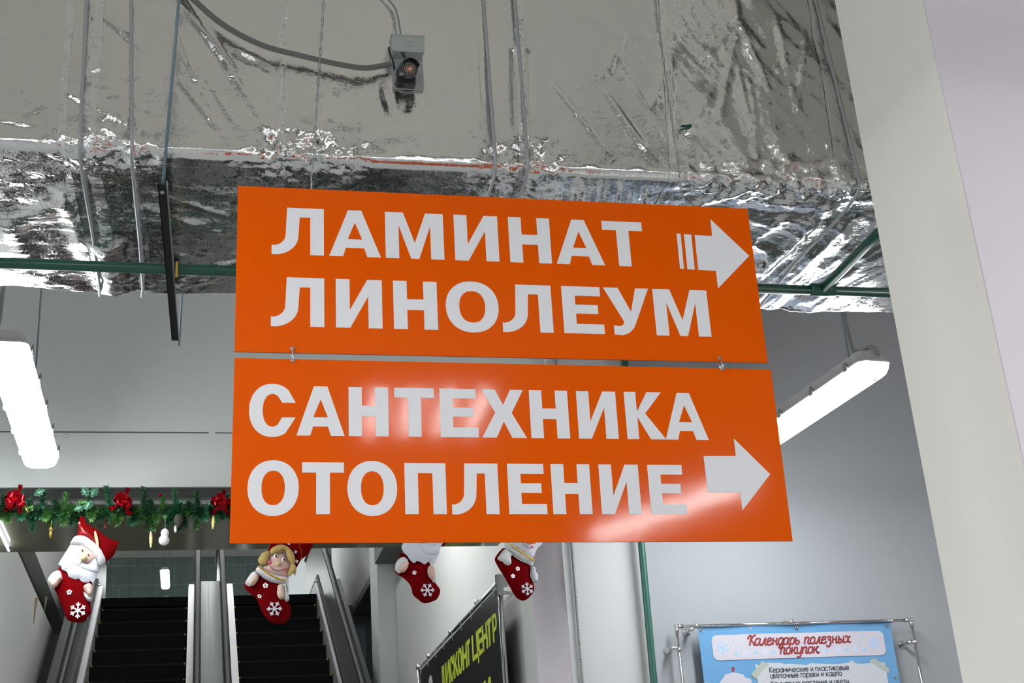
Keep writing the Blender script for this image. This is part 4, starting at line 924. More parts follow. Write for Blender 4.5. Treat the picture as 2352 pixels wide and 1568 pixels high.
g.part('hand', [(240, 450), (300, 418), (332, 445), (312, 520), (265, 572), (205, 572), (200, 520)], 'skin_dk', t, .022, -.028)
g.part('sleeve_cuff', [(645, 475), (680, 500), (702, 600), (705, 690), (650, 695), (650, 560)], 'fur', t, .022, -.010, fuzz=.003)
g.part('hand', [(600, 492), (645, 475), (680, 520), (690, 600), (685, 685), (640, 668), (592, 620), (583, 545)], 'skin', t, .024, -.020)
mb = MB(); flower(mb, g.p(408, 578, -.028), g.r(30)); mb.build('sequin_flower', 'silver', t, True)
mb = MB(); snowflake(mb, g.p(583, 814, -.030), g.r(92), 0); mb.build('snowflake_patch', 'flake', t)
# ---- stocking 4: snowman face
t = thing('christmas_stocking', 'red velvet stocking with a white snowman face and orange nose, rightmost under the sign', 'stocking', g.p(1890, 935), 'stockings hanging from the garland')
g.part('stocking_body', [(1635, 225), (1700, 280), (1800, 360), (1900, 420), (1990, 450), (1988, 600), (2030, 700), (2042, 790), (2010, 850), (1950, 912), (1890, 935), (1830, 915), (1780, 870), (1700, 730), (1640, 620), (1570, 510), (1520, 420), (1508, 370), (1540, 310), (1590, 250)], 'velvet', t, .030)
g.part('head', [(1640, 170), (1620, 60), (1700, -40), (1850, -80), (2000, -50), (2060, 60), (2142, 160), (2110, 205), (2080, 235), (2050, 290), (2010, 362), (1900, 355), (1760, 270)], 'felt', t, .032, -.010)
g.part('hat', [(1640, 20), (1720, -90), (1800, -180), (1850, -175), (1960, -110), (2100, -20), (2060, 20), (1900, -40), (1760, -20)], 'velvet', t, .02, -.024)
g.part('collar', [(1640, 165), (1690, 180), (1780, 262), (1900, 332), (2015, 395), (2018, 440), (2000, 472), (1900, 432), (1780, 352), (1680, 272), (1628, 215)], 'fur', t, .030, -.016, fuzz=.003)
mb = MB(); P = resample(curve_pts([g.p(a, b, -.047) for a, b in ((1678, 190), (1735, 240), (1800, 290), (1900, 358), (2015, 430))], 8), .0035)
mb.tube(P, .004, 8, rfun=lambda i: .0045 if i % 3 else .0024); mb.build('gold_braid', 'gold', t, True)
mb = MB(); nb_ = g.p(1905, 165, -.036); nt_ = g.p(2012, 200, -.062); mb.tube([nb_, (nb_ + nt_) / 2, nt_], .01, 10, rfun=lambda i: (.011, .0085, .004)[i]); mb.build('carrot_nose', 'nose_o', t, True)
mb = MB(); mb.tube(curve_pts([g.p(a, b, -.044) for a, b in ((1855, 165), (1870, 210), (1910, 245), (1950, 256), (1985, 250))], 6), .0012, 6); mb.build('mouth', 'black', t)
MB().ball(g.p(1988, 238, -.038), g.r(18), 10, 6, (1, .4, 1)).build('cheek', 'blush', t, True)
g.part('mitten', [(1612, 265), (1650, 260), (1700, 290), (1728, 322), (1712, 372), (1726, 430), (1712, 470), (1665, 486), (1620, 460), (1595, 430), (1533, 385), (1560, 335)], 'fur', t, .026, -.020)
g.part('mitten', [(1985, 490), (2010, 480), (2042, 495), (2055, 560), (2084, 600), (2082, 660), (2062, 692), (2015, 692), (1995, 630)], 'felt', t, .024, -.010)
mb = MB(); flower(mb, g.p(1798, 525, -.028), g.r(30)); flower(mb, g.p(1735, 622, -.026), g.r(30)); mb.build('sequin_flower', 'silver', t, True)
mb = MB(); snowflake(mb, g.p(1925, 797, -.030), g.r(86), 30); mb.build('snowflake_patch', 'flake', t)

# ================================================================ GARLAND
YG = 5.95
base = lambda x, y, dy=0.0: onY(x, y, YG) + Vector((0, dy, 0))
t = thing('fir_garland', 'artificial green fir garland strung across the opening under the white header wall', 'garland', base(265, 1190))
mb = MB(); sp = MB()
def sprig(p, q, n=46, ln=.030, k=0):
    """needled twig from p to q"""
    d = q - p; L = d.length; dn = d.normalized(); a = dn.orthogonal().normalized(); b = dn.cross(a)
    mb.k = 2; mb.tube([p, q], .0022, 4)
    for i in range(n):
        s = i / n; c = p + d * s; w_ = random.uniform(0, 2 * math.pi); o = a * math.cos(w_) + b * math.sin(w_)
        l = ln * random.uniform(.7, 1.15) * (1 - .45 * s); dr = (o * .9 + dn * random.uniform(.35, .8)).normalized(); e = c + dr * l; sd = dr.cross(o + dn * .3).normalized() * .0028
        mb.k = k if random.random() > .15 else 1
        mb.add([c - sd, c + sd, e + sd * .4, e - sd * .4], [(0, 1, 2, 3)])
tips = [(45, 1128, 0), (66, 1150, 2), (102, 1130, 2), (125, 1150, 2), (152, 1135, 1), (160, 1160, 1), (205, 1135, 0), (245, 1122, 0), (262, 1165, 2), (330, 1122, 2), (345, 1150, 2), (372, 1142, 1), (400, 1128, 0), (412, 1160, 0), (437, 1158, 2), (452, 1133, 2), (520, 1142, 2), (10, 1140, 2), (-30, 1140, 0), (295, 1160, 2), (190, 1160, 1), (480, 1165, 2)]
lows = [(20, 1200, 1), (5, 1190, 1), (52, 1195, 0), (75, 1220, 0), (92, 1190, 2), (105, 1195, 1), (120, 1212, 0), (145, 1207, 1), (165, 1207, 2), (150, 1190, 0), (210, 1195, 1), (228, 1192, 0), (245, 1205, 0), (270, 1205, 1), (300, 1205, 0), (312, 1200, 0), (340, 1215, 2), (352, 1218, 1), (360, 1200, 1), (385, 1205, 0), (412, 1222, 2), (425, 1215, 2), (405, 1200, 0), (452, 1212, 1), (470, 1195, 0), (500, 1195, 2), (530, 1195, 2), (380, 1185, 2), (180, 1200, 2), (-20, 1200, 0)]
for x, y, k in tips:
    q = base(x, y, random.uniform(-.03, 0)); p = base(x + random.uniform(-14, 14), 1182, 0.01); sprig(p, q, 230, .038, k)
for x, y, k in lows:
    q = base(x, y, random.uniform(-.04, 0)); p = base(x + random.uniform(-16, 16), 1165, 0.01); sprig(p, q, 180, .034, k)
for i in range(46):     # main rope
    x = -60 + i * 13; p = base(x, 1180 + random.uniform(-8, 8), .0); q = base(x + random.uniform(10, 32), 1182 + random.uniform(-16, 16), random.uniform(-.03, .02)); sprig(p, q, 90, .028, random.choice((0, 0, 2, 2, 1)))
for i in range(60):     # part hidden by the sign
    x = 540 + i * 13; p = base(x, 1176 + random.uniform(-8, 8), .0); q = base(x + random.uniform(-10, 30), 1178 + random.uniform(-22, 14), random.uniform(-.03, .02)); sprig(p, q, 26, .03, random.choice((0, 2, 2)))
mb.build('fir_twigs', 'needle', t, False, ['needle', 'needle2', 'needle3'])
mb = MB(); mb.tube([base(x, 1178 + 3 * math.sin(x * .05), .012) for x in range(-80, 1330, 20)], .004, 6); mb.build('rope_core', 'needle3', t)
def holly(x, y, rot, L=.075):
    c = base(x, y, -.035); pts = []
    for i in range(9):
        s = i / 8; w_ = .30 * math.sin(math.pi * s) * (1 + .35 * (1 if i % 2 else -1) * (0 < i < 8)); pts.append((s - .5, w_))
    pts += [(a, -b) for a, b in reversed(pts[1:-1])]
    ca, sa = math.cos(math.radians(rot)), math.sin(math.radians(rot))
    lp = [(c.x + L * (a * ca - b * sa), c.z + L * (a * sa + b * ca)) for a, b in pts]
    m_ = MB(); puff(m_, lp, c.y, .006, .1, sm=1); o = m_.build('holly_leaf', 'holly', t, True)
    m_ = MB(); m_.tube([Vector((a, c.y, b)) for a, b in lp + [lp[0]]], .0008, 5); m_.build('leaf_edge', 'holly_edge', o)
for x, y, r_ in ((197, 1134, 120), (218, 1135, 60), (205, 1165, 60), (184, 1172, 200), (92, 1136, 30)): holly(x, y, r_, .047)
for x, y in ((368, 1141), (302, 1182)):
    MB().ball(base(x, y, -.03), .008, 10, 8).build('berry', 'ribbon', t, True)
# cones
def cone(p, L, r, name, m, label):
    w_ = MB(); n = 9
    for j in range(n):
        z = p.z - L * j / n; rr = r * math.sin(math.pi * (.2 + .75 * j / n))
        for i in range(8):
            a = 2 * math.pi * (i + .5 * (j % 2)) / 8; w_.ball((p.x + rr * .6 * math.cos(a), p.y + rr * .6 * math.sin(a), z), rr * .5, 6, 4, (1, 1, .6))
    w_.tube([p, p - Vector((0, 0, L))], r * .4, 8)
    return tag(w_.build(name, m, None, True), label, 'ornament', 'ornaments hanging in the garland')
cone(base(410, 1190, -.05), .055, .018, 'fir_cone', 'cone', 'grey brown cone hanging in the garland right of the foam snowman')
w = MB(); p = base(403, 1222, -.05); w.lathe(p + Vector((0, 0, .02)), [(.001, 0), (.0055, .008), (.0065, .022), (.005, .032), (.001, .036)], (0, 0, -1), 12)
tag(w.build('drop_ornament', 'silver', None, True), 'small whitish drop ornament hanging right of the foam snowman', 'ornament')
# dark red glitter ornament
w = MB(); p = base(244, 1197, -.03)
for j in range(5): w.ball((p.x, p.y, p.z - .009 * j), .0085, 8, 6, (1, 1, .7))
tag(w.build('glitter_ornament', 'darkred', None, True), 'dark red glitter ornament hanging just right of the bearded stocking hat', 'ornament')
# gold icicles
def icicle(x0, y0, x1, y1, label, dy=-.05):
    a = base(x0, y0, dy); b = base(x1, y1, dy); L = (b - a).length; n = 14; pr_ = []
    for i in range(n + 1):
        s = i / n; r = .0065 * math.sin(math.pi * min(1, .12 + .86 * s)) ** .8 * (1 + .14 * (i % 2)) + .001; pr_.append((r, L * s))
    w = MB(); w.lathe(a, pr_, b - a, 10); w.ball(a, .004, 8, 6)
    w.tube([a, a + Vector((0, .03, .05))], .0006, 4)
    tag(w.build('icicle_ornament', 'gold_pale', None, False), label, 'ornament', 'gold icicle ornaments')
icicle(220, 1228, 228, 1264, 'gold icicle ornament hanging over the bearded doll hat')
icicle(347, 1228, 347, 1264, 'gold icicle ornament hanging left of the foam snowman')
icicle(490, 1192, 488, 1222, 'slender gold icicle ornament below the rightmost red bow')
# gold lantern
w = MB(); a = base(120, 1213, -.05)
w.lathe(a, [(.001, 0), (.003, .002), (.003, .008), (.010, .014), (.010, .018), (.0055, .020), (.0065, .034), (.0075, .038), (.006, .043), (.003, .046), (.0035, .053), (.001, .056)], (0, 0, -1), 14)
w.tube([a, a + Vector((0, .02, .05))], .0006, 4)
tag(w.build('lantern_ornament', 'gold', None, True), 'small gold lantern ornament hanging left of the bearded stocking', 'ornament')
# foam snowman
w = MB(); a = base(379, 1231, -.05); w.ball(a, .0215, 16, 10, (.8, .7, .95)); b_ = base(377, 1247, -.05); w.ball(b_, .0275, 16, 10, (.82, .75, .85)); w.tube([a + Vector((0, 0, .01)), a + Vector((0, .03, .07))], .0006, 4)
tag(w.build('foam_snowman', 'foam', None, True), 'plain white foam snowman of two balls hanging under the garland', 'ornament')
# red ribbon bows
def bow(x, y, s, label, seed):
    rnd = random.Random(seed); t = thing('ribbon_bow', label, 'bow', base(x, y, -.06), 'red bows on the garland'); c = base(x, y, -.06)
    for i in range(7):
        a = 2 * math.pi * i / 7 + rnd.uniform(-.3, .3); d = Vector((math.cos(a), rnd.uniform(-.9, -.1), math.sin(a) * .85)).normalized(); sd = d.cross(Vector((0, 1, 0))).normalized() * .013 * s
        vs = []; n = 18; rl = rnd.uniform(.6, 1.15)
        up = Vector((0, -1, .25)).normalized()
        for k in range(n + 1):
            th = 2 * math.pi * k / n; q = c + d * (.026 * s * rl * (1 - math.cos(th))) + up * (.017 * s * math.sin(th)); wv = 1 - .6 * math.exp(-((k if k < n / 2 else n - k) / 2.5) ** 2)
            vs += [q - sd * wv, q + sd * wv]
        MB().add(vs, [(2 * k, 2 * k + 1, 2 * k + 3, 2 * k + 2) for k in range(n)]).build('ribbon_loop', 'ribbon', t, True)
    for a in (rnd.uniform(-70, -30), rnd.uniform(-160, -120), 75):
        a = math.radians(a); d = Vector((math.cos(a), -.1, math.sin(a))); sd = Vector((-d.z, 0, d.x)) * .009 * s; vs = []
        for k in range(6): q = c + d * (.013 * s * k) + Vector((0, -.006 * math.sin(k * 1.3), 0)); ww = .5 + .5 * k / 5; vs += [q - sd * ww, q + sd * ww]
        MB().add(vs, [(2 * k, 2 * k + 1, 2 * k + 3, 2 * k + 2) for k in range(5)]).build('ribbon_tail', 'ribbon', t, False)
    MB().ball(c + Vector((0, -.012, 0)), .008 * s, 8, 6).build('knot', 'ribbon', t, True)
bow(40, 1156, 1.0, 'shiny red ribbon bow at the left edge of the garland', 3)
bow(285, 1162, 1.0, 'shiny red ribbon bow in the middle of the visible garland', 8)
bow(506, 1165, .95, 'shiny red ribbon bow beside the left edge of the lower sign', 12)
w = MB(); w.tube([base(61, 1175, -.09), base(70, 1190, -.09)], .0035, 8)
tag(w.build('gold_charm', 'gold', None, True), 'short gold charm below the leftmost red bow', 'ornament')

# ================================================================ STROKE LETTERING for the small prints
SCRIPT = {'К': [[(.0, .95), (.08, 1.25), (.22, 1.45), (.34, 1.3), (.28, .7), (.22, 0)], [(.30, .72), (.62, 1.45), (.80, 1.42)], [(.36, .72), (.60, .35), (.66, .05), (.82, .08)]],
 'а': [[(.55, .85), (.35, 1.0), (.12, .8), (.05, .35), (.15, .02), (.35, .08), (.50, .5), (.58, .95)], [(.58, .95), (.50, .3), (.60, .02), (.78, .15)]],
 'л': [[(-.02, .1), (.10, .0), (.22, .25), (.42, .98)], [(.42, .98), (.46, .95), (.42, .3), (.50, .02), (.66, .12)]],
 'е': [[(.08, .5), (.40, .62), (.44, .9), (.28, 1.0), (.10, .75), (.06, .3), (.20, .0), (.42, .06), (.55, .25)]],
 'н': [[(.10, 1.0), (.08, 0)], [(.08, .5), (.42, .6)], [(.50, 1.0), (.44, .2), (.52, .0), (.64, .12)]],
 'д': [[(.55, .85), (.35, 1.0), (.12, .8), (.05, .35), (.15, .02), (.35, .08), (.50, .5), (.58, .95)], [(.58, .95), (.52, .2), (.46, -.35), (.30, -.55), (.12, -.42), (.3, -.1), (.7, .1)]],
 'р': [[(.12, 1.0), (.02, -.55)], [(.10, .6), (.28, .98), (.48, .9), (.50, .45), (.36, .02), (.12, .1)]],
 'ь': [[(.14, 1.0), (.08, .3), (.16, .0), (.38, .05), (.48, .38), (.36, .58), (.14, .45)]],
 'п': [[(.12, 1.0), (.06, 0)], [(.10, .65), (.30, .98), (.46, .95), (.48, .7), (.42, .2), (.50, .0), (.64, .12)]],
 'о': [[(.30, 1.0), (.10, .8), (.05, .35), (.18, .0), (.38, .08), (.50, .5), (.46, .9), (.30, 1.0)]],
 'з': [[(.06, .85), (.25, 1.0), (.42, .85), (.36, .6), (.20, .52)], [(.20, .52), (.42, .35), (.42, -.1), (.28, -.5), (.08, -.5), (.04, -.3)]],
 'ы': [[(.14, 1.0), (.08, .3), (.16, .0), (.34, .05), (.42, .35), (.32, .55), (.14, .45)], [(.66, 1.0), (.60, .2), (.66, .0), (.78, .12)]],
 'х': [[(.04, .85), (.16, 1.0), (.28, .7), (.36, .2), (.48, .0), (.60, .12)], [(.54, .95), (.40, .8), (.22, .2), (.08, .02)]],
 'к': [[(.12, 1.0), (.06, 0)], [(.10, .48), (.32, .62), (.44, .98), (.54, .92)], [(.26, .58), (.40, .15), (.50, .0), (.64, .12)]],
 'у': [[(.08, 1.0), (.06, .3), (.18, .02), (.38, .15), (.50, .6)], [(.54, 1.0), (.48, .2), (.42, -.35), (.26, -.55), (.06, -.45)]], ' ': []}
GEO = {'К': [[(0, 0), (0, 1.4)], [(.7, 1.4), (.05, .75), (.75, 0)]], 'е': [[(.06, .5), (.8, .5)] + arc(.42, .5, .40, .5, 0, 315, 14)], 'р': [[(0, 1), (0, -.45)], arc(.42, .5, .42, .5, 0, 360, 18)], 'а': [[(.84, 1), (.84, 0)], arc(.42, .5, .42, .5, 0, 360, 18)],
 'м': [[(0, 0), (0, 1), (.45, .3), (.9, 1), (.9, 0)]], 'и': [[(0, 1), (0, 0), (.62, 1), (.62, 0)]], 'ч': [[(0, 1), (0, .6), (.2, .42), (.6, .42)], [(.6, 1), (.6, 0)]], 'с': [arc(.42, .5, .42, .5, 45, 315, 14)], 'к': [[(0, 0), (0, 1)], [(.5, 1), (.04, .52), (.54, 0)]],
 'п': [[(0, 0), (0, 1), (.6, 1), (.6, 0)]], 'л': [[(-.02, 0), (.3, 1), (.36, 1), (.68, 0)]], 'т': [[(0, 1), (.6, 1)], [(.3, 1), (.3, 0)]], 'о': [arc(.42, .5, .42, .5, 0, 360, 18)], 'в': [[(0, 0), (0, 1), (.35, 1), (.48, .76), (.35, .53), (0, .53)], [(.35, .53), (.55, .27), (.38, 0), (0, 0)]],
 'ы': [[(0, 1), (0, 0), (.35, 0), (.5, .28), (.35, .55), (0, .55)], [(.72, 1), (.72, 0)]], 'ц': [[(0, 1), (0, 0), (.66, 0), (.66, -.25)], [(.56, 1), (.56, 0)]], 'н': [[(0, 0), (0, 1)], [(0, .52), (.6, .52)], [(.6, 0), (.6, 1)]], 'г': [[(0, 0), (0, 1), (.45, 1)]], 'ш': [[(0, 1), (0, 0), (.8, 0), (.8, 1)], [(.4, 0), (.4, 1)]],
 'я': [[(.55, 0), (.55, 1), (.2, 1), (.06, .75), (.2, .5), (.55, .5)], [(.25, .5), (.0, 0)]], ' ': [], '1': [[(.0, 1.1), (.25, 1.4), (.25, 0)]], '2': [[(.0, 1.1), (.1, 1.35), (.4, 1.35), (.5, 1.0), (0, 0), (.55, 0)]]}
WID = {'м': 1.15, 'ш': 1.05, ' ': .55, 'е': 1.05, 'р': 1.05, 'а': 1.08, 'о': 1.05, 'с': .98, 'К': .95, 'т': .78, 'г': .62, 'л': .9, 'к': .76, 'ы': .98}
def strokes(text, font, wid, shear=0.0, curvy=False):
    out = []; x = 0
    for ch in text:
        for st in font[ch]:
            st = [(x + a + shear * b, b) for a, b in st]
            if curvy and len(st) > 2: st = [(v.x, v.y) for v in curve_pts([Vector((a, b, 0)) for a, b in st], 5)]
            out.append(st)
        x += wid(ch)
    return out, x
def ribbon_text(mb, text, font, wid, fn, u0, u1, vb, xh, pen, shear=0.0, curvy=False, squash=None):
    sts, L = strokes(text, font, wid, shear, curvy); k = (u1 - u0) / L
    for st in sts:
        P = [Vector((u0 + a * k, vb + b * xh)) for a, b in st]
        for a, b in zip(P, P[1:]):
            d = b - a
            if d.length < 1e-7: continue
            d.normalize(); n = Vector((-d.y, d.x)) * pen / 2; e = d * pen * .22
            q = [a - e + n, a - e - n, b + e - n, b + e + n]
            mb.add([fn(p.x, p.y, .0012) for p in q], [(0, 1, 2, 3)])

# ================================================================ POSTER on the right wall
YP = 6.045; WALL_R = 6.12
def PP(u, v, d=0.0): return Vector((u, YP - d, v))
def uvp(x, y): q = onY(x, y, YP); return (q.x, q.z)
t = thing('poster_rack', 'chrome tube frame on the right wall holding the light blue poster', 'frame', onY(1820, 1440, YP))
TL = onY(1553, 1438, YP); TR = onY(2092, 1424, YP); zt = (TL.z + TR.z) / 2
for xx in (TL.x, TR.x):
    MB().tube([(xx, YP, zt), (xx, YP, 1.98)], .0075, 14).build('side_tube', 'chrome', t, True)
MB().tube([(TL.x, YP, zt), (TR.x, YP, zt)], .0075, 14).build('top_tube', 'chrome', t, True)
MB().tube([(TL.x, YP, 1.98), (TR.x, YP, 1.98)], .0075, 14).build('bottom_tube', 'chrome', t, True)
for s, xx in ((1, TL.x), (-1, TR.x)):
    w = MB(); w.ball((xx, YP, zt), .012, 12, 8); w.lathe((xx + s * .0, YP, zt), [(.0105, 0), (.0105, .03)], (s, 0, 0), 14); w.lathe((xx, YP, zt), [(.0105, 0), (.0105, .03)], (0, 0, -1), 14)
    w.build('corner_fitting', 'chrome', t, True)
    w = MB(); w.lathe((xx + s * .092, YP, zt), [(.0105, 0), (.0125, .003), (.0125, .012), (.0105, .015)], (s, 0, 0), 14); w.build('tube_collar', 'chrome', t, True)
    w = MB(); w.lathe((xx, YP, zt - .097), [(.0105, 0), (.0125, .003), (.0125, .012), (.0105, .015)], (0, 0, -1), 14); w.build('tube_collar', 'chrome', t, True)
for (x, y) in ((1583, 1447), (1541, 1490), (2082, 1477), (1812, 1430)):
    p = onY(x, y, YP + .03); p.y = WALL_R; w = MB(); w.lathe(p, [(.021, 0), (.021, .004), (.015, .010), (.008, .014), (.0075, .06), (.011, .066), (.011, .082), (.004, .086)], (0, -1, 0), 18)
    q = Vector((TL.x if x < 1560 else (TR.x if x > 2000 else p.x), YP, p.z if x < 1560 or x > 2000 else zt)); w.tube([Vector((p.x, YP, p.z)), q], .006, 10)
    w.build('wall_mount', 'chrome', t, True)
t = thing('poster', 'light blue vinyl poster with a winter shopping calendar in red script lettering', 'poster', onY(1820, 1560, YP))
# blue vinyl sheet
a = onY(1603, 1440, YP); b = onY(2045, 1427, YP); x0, x1 = a.x, b.x; zt_ = zt - .004
vs = []; fs = []; nx, nz = 60, 48
def wave(x, z): return .004 * math.sin((x - x0) * 16) * math.exp((z - zt_) * 3) + .002 * math.sin(z * 9 + x * 5)
for j in range(nz + 1):
    for i in range(nx + 1):
        x = x0 + (x1 - x0) * i / nx; z = zt_ - .70 * j / nz
        
        vs.append(Vector((x, YP + .004 + wave(x, z), z)))
for j in range(nz):
    for i in range(nx): fs.append((j * (nx + 1) + i, j * (nx + 1) + i + 1, (j + 1) * (nx + 1) + i + 1, (j + 1) * (nx + 1) + i))
link('vinyl_sheet', vs, fs, 'poster', t, True, world_origin(t))
def PW(u, v, d=0.0): return Vector((u, YP + .004 + wave(u, v) - .0022 - d, v))
def on_poster(mb, loop, d=.0003): # small pieces that follow the sheet
    V, Fc = fill_loops([loop]); mb.add([PW(v[0], v[1], d) for v in V], Fc)
def gridfill(mb, loop, d):
    loop = [(a[0] + (b[0] - a[0]) * k / 24, a[1] + (b[1] - a[1]) * k / 24) for a, b in zip(loop, loop[1:] + loop[:1]) for k in range(24) if k == 0 or math.hypot(b[0] - a[0], b[1] - a[1]) > .05]
    xs_ = [p[0] for p in loop]; zs2 = [p[1] for p in loop]; st = .02; pts = [Vector(p) for p in loop]; nb = len(pts)
    x = min(xs_) + st
    while x < max(xs_):
        z = min(zs2) + st
        while z < max(zs2):
            if inside_poly(loop, x, z): pts.append(Vector((x, z)))
            z += st
        x += st
    V, Ed, Fc, *_ = delaunay_2d_cdt(pts, [(i, (i + 1) % nb) for i in range(nb)], [], 0, 1e-7)
    Fc = [f for f in Fc if inside_poly(loop, sum(V[i][0] for i in f) / len(f), sum(V[i][1] for i in f) / len(f))]
    mb.add([PW(v[0], v[1], d) for v in V], Fc)
S4 = 640 / 2352
def z4(x, y): return uvp(1500 + x * S4, 1380 + y * S4)
# rounded pale panel
c1 = z4(490, 290); c2 = z4(1945, 245); c3 = z4(1955, 455); c4 = z4(515, 500)
lp = []
zT, zB = (c1[1] + c2[1]) / 2, (c3[1] + c4[1]) / 2; xL, xR = c1[0], c2[0] - .002; r = .026
for cx, cz, a0 in ((xR - r, zT - r, 0), (xL + r, zT - r, 90), (xL + r, zB + r, 180), (xR - r, zB + r, 270)):
    for i in range(6): a_ = math.radians(a0 + i * 18); lp.append((cx + r * math.cos(a_), cz + r * math.sin(a_)))
mb = MB(); gridfill(mb, lp, .0004); mb.build('title_panel', 'poster_lav', t, True)
# torn paper list
pl = [z4(862, 530), z4(900, 545), z4(940, 520), z4(1080, 522), z4(1110, 532), z4(1150, 528), z4(1300, 538), z4(1330, 522), z4(1450, 530), z4(1560, 532), z4(1620, 522), z4(1650, 520), z4(1680, 498), z4(1710, 525), z4(1760, 530), z4(1840, 520), z4(1960, 515)]
pl = pl + [(z4(1985, 690)[0], 2.06), (z4(880, 690)[0], 2.06)]
mb = MB(); gridfill(mb, pl, .0004); mb.build('list_paper', 'poster_paper', t, True)
for q in ([(825, 620), (920, 508), (980, 535), (862, 660)], [(1825, 505), (1870, 478), (2000, 570), (1990, 612)]): mb = MB(); on_poster(mb, [z4(*p) for p in q], .0009); mb.build('printed_tape', 'poster_tape', t)
# pot-bellied cake shape (white snowman top) printed at the left
mb = MB(); on_poster(mb, smooth_loop([z4(*p) for p in ((640, 1000), (560, 930), (535, 820), (548, 720), (570, 680), (600, 640), (612, 618), (640, 612), (680, 600), (730, 612), (765, 620), (778, 645), (826, 660), (840, 760), (830, 900), (760, 990))], 3), .0004); mb.build('printed_snowman', 'poster_lav', t)
mb = MB(); on_poster(mb, smooth_loop([z4(*p) for p in ((662, 560), (690, 558), (688, 580), (684, 600), (674, 600), (668, 580))], 3), .0004); mb.build('printed_berry', 'redprint', t)
mb = MB()
fn = lambda u, v, d: PW(u, v, d)
sw = lambda ch: {'К': .72, 'ы': .80, ' ': .42, 'а': .66, 'л': .60, 'н': .62, 'п': .62, 'к': .60}.get(ch, .56)
a = z4(795, 372); b = z4(1665, 345); ribbon_text(mb, 'Календарь полезных', SCRIPT, sw, fn, a[0], b[0], (a[1] + b[1]) / 2 - .002, .031, .0082, .12, True)
a = z4(1070, 447); b = z4(1400, 437); ribbon_text(mb, 'покупок', SCRIPT, sw, fn, a[0], b[0], (a[1] + b[1]) / 2, .030, .0082, .12, True)
mb.build('title_lettering', 'redprint', t)
mb = MB(); gw = lambda ch: WID.get(ch, .86)
for s_, xa, ya, xb, yb in (('Керамические и пластиковые', 984, 600, 1662, 584), ('цветочные горшки и кашпо', 992, 648, 1600, 632), ('Комнатные растения и цветы', 1000, 716, 1660, 700)):
    a = z4(xa, ya); b = z4(xb, yb); ribbon_text(mb, s_, GEO, gw, fn, a[0], b[0], (a[1] + b[1]) / 2, .0168, .0038)
mb.build('list_lettering', 'blackprint', t)
mb = MB()
for s_, xa, ya in (('1', 934, 602), ('2', 946, 710)):
    a = z4(xa, ya); ribbon_text(mb, s_, GEO, gw, fn, a[0], a[0] + .010, a[1], .0185, .003)
mb.build('list_numbers', 'pinkprint', t)
mb = MB()
for x, y, r in ((585, 392, 52), (1866, 350, 52)):
    c = z4(x, y); snowflake(mb, None, r * S4 * YP / F_PX * 1.12, 30, .09, lambda u, v, d, c=c: PW(c[0] + u, c[1] + v, d))
mb.build('printed_snowflake', 'blueprint', t)
mb = MB()
for x, y, r in ((778, 434, 30), (940, 428, 30), (1562, 410, 30), (1710, 404, 30)):
    c = z4(x, y); snowflake(mb, None, r * S4 * YP / F_PX * 1.12, 30, .10, lambda u, v, d, c=c: PW(c[0] + u, c[1] + v, d))
mb.build('printed_snowflake', 'blueprint_lt', t)
mb = MB()
for x, y, r in ((677, 340, 8), (732, 388, 8), (699, 443, 13), (864, 435, 13), (1018, 433, 13), (1467, 418, 13), (1636, 413, 13), (1785, 408, 13), (1773, 285, 8), (1748, 345, 8)):
    c = z4(x, y); rr = r * S4 * YP / F_PX * 1.1; on_poster(mb, [(c[0] + rr * math.cos(a_ * .523), c[1] + rr * math.sin(a_ * .523)) for a_ in range(12)], .0005)
mb.build('printed_dot', 'blueprint', t)
for x, y in ((409, 244), (819, 230), (1213, 220), (1973, 204), (2048, 640), (452, 700)):
    c = z4(x, y); mb = MB(); mb.lathe((c[0], YP + .001, c[1]), [(.0075, 0), (.008, .002), (.006, .003), (.004, .002), (.0035, .0)], (0, -1, 0), 14)
    mb.tube([(c[0], YP - .003, c[1]), (c[0] - .002, YP - .01, zt)] if y < 300 else [(c[0], YP, c[1]), (c[0] + .001, YP - .001, c[1] + .001)], .0009, 5)
    mb.build('eyelet', 'steel', t, True)

# ================================================================ BLACK BANNER on the side wall
XB = 1.66
def uvb(x, y): q = onX(x, y, XB); return (q.y, q.z)
def PB(u, v, d=0.0): return Vector((XB - .002 - d, u, v))
YN, YF_ = uvb(1146, 1360)[0], uvb(964, 1530)[0]; ztb = 3.20
ztb = (uvb(1146, 1352)[1] + uvb(964, 1530)[1]) / 2
t = thing('banner_rack', 'chrome tube frame of the black banner standing off the shaft side wall', 'frame', (XB, YN, 1.0))
XW = 1.76
for yy in (YN - .03, YF_ + .04): MB().tube([(XB, yy, ztb + .03), (XB, yy, 1.0)], .016, 14).build('side_tube', 'chrome', t, True)
MB().tube([(XB, YN - .03, ztb + .012), (XB, YF_ + .04, ztb + .012)], .012, 12).build('top_tube', 'chrome', t, True)
w = MB(); w.box((XB - .02, YN - .05, ztb - .02), (XB + .045, YN - .01, ztb + .045)); w.box((XB - .018, YN - .048, ztb - .07), (XB + .018, YN - .012, ztb - .018)); w.build('corner_fitting', 'chrome', t); w = MB(); w.ball((XB, YF_ + .04, ztb + .03), .024, 10, 8); w.build('corner_fitting', 'chrome', t, True)
for z in (ztb + .02, ztb - .055): MB().tube([(XB, YN - .03, z), (XW - .001, YN - .03, z)], .009, 10).build('wall_arm', 'chrome', t, True)
w = MB()
for yy in (8.0, 8.9, 9.8): w.ball((XB, yy, ztb + .028), .02, 10, 8)
w.build('top_clip', 'chrome', t, True)
t = thing('banner', 'black vinyl banner with lime yellow lettering ДИСКОНТ ЦЕНТР on the side wall', 'banner', (XB, (YN + YF_) / 2, 1.05))
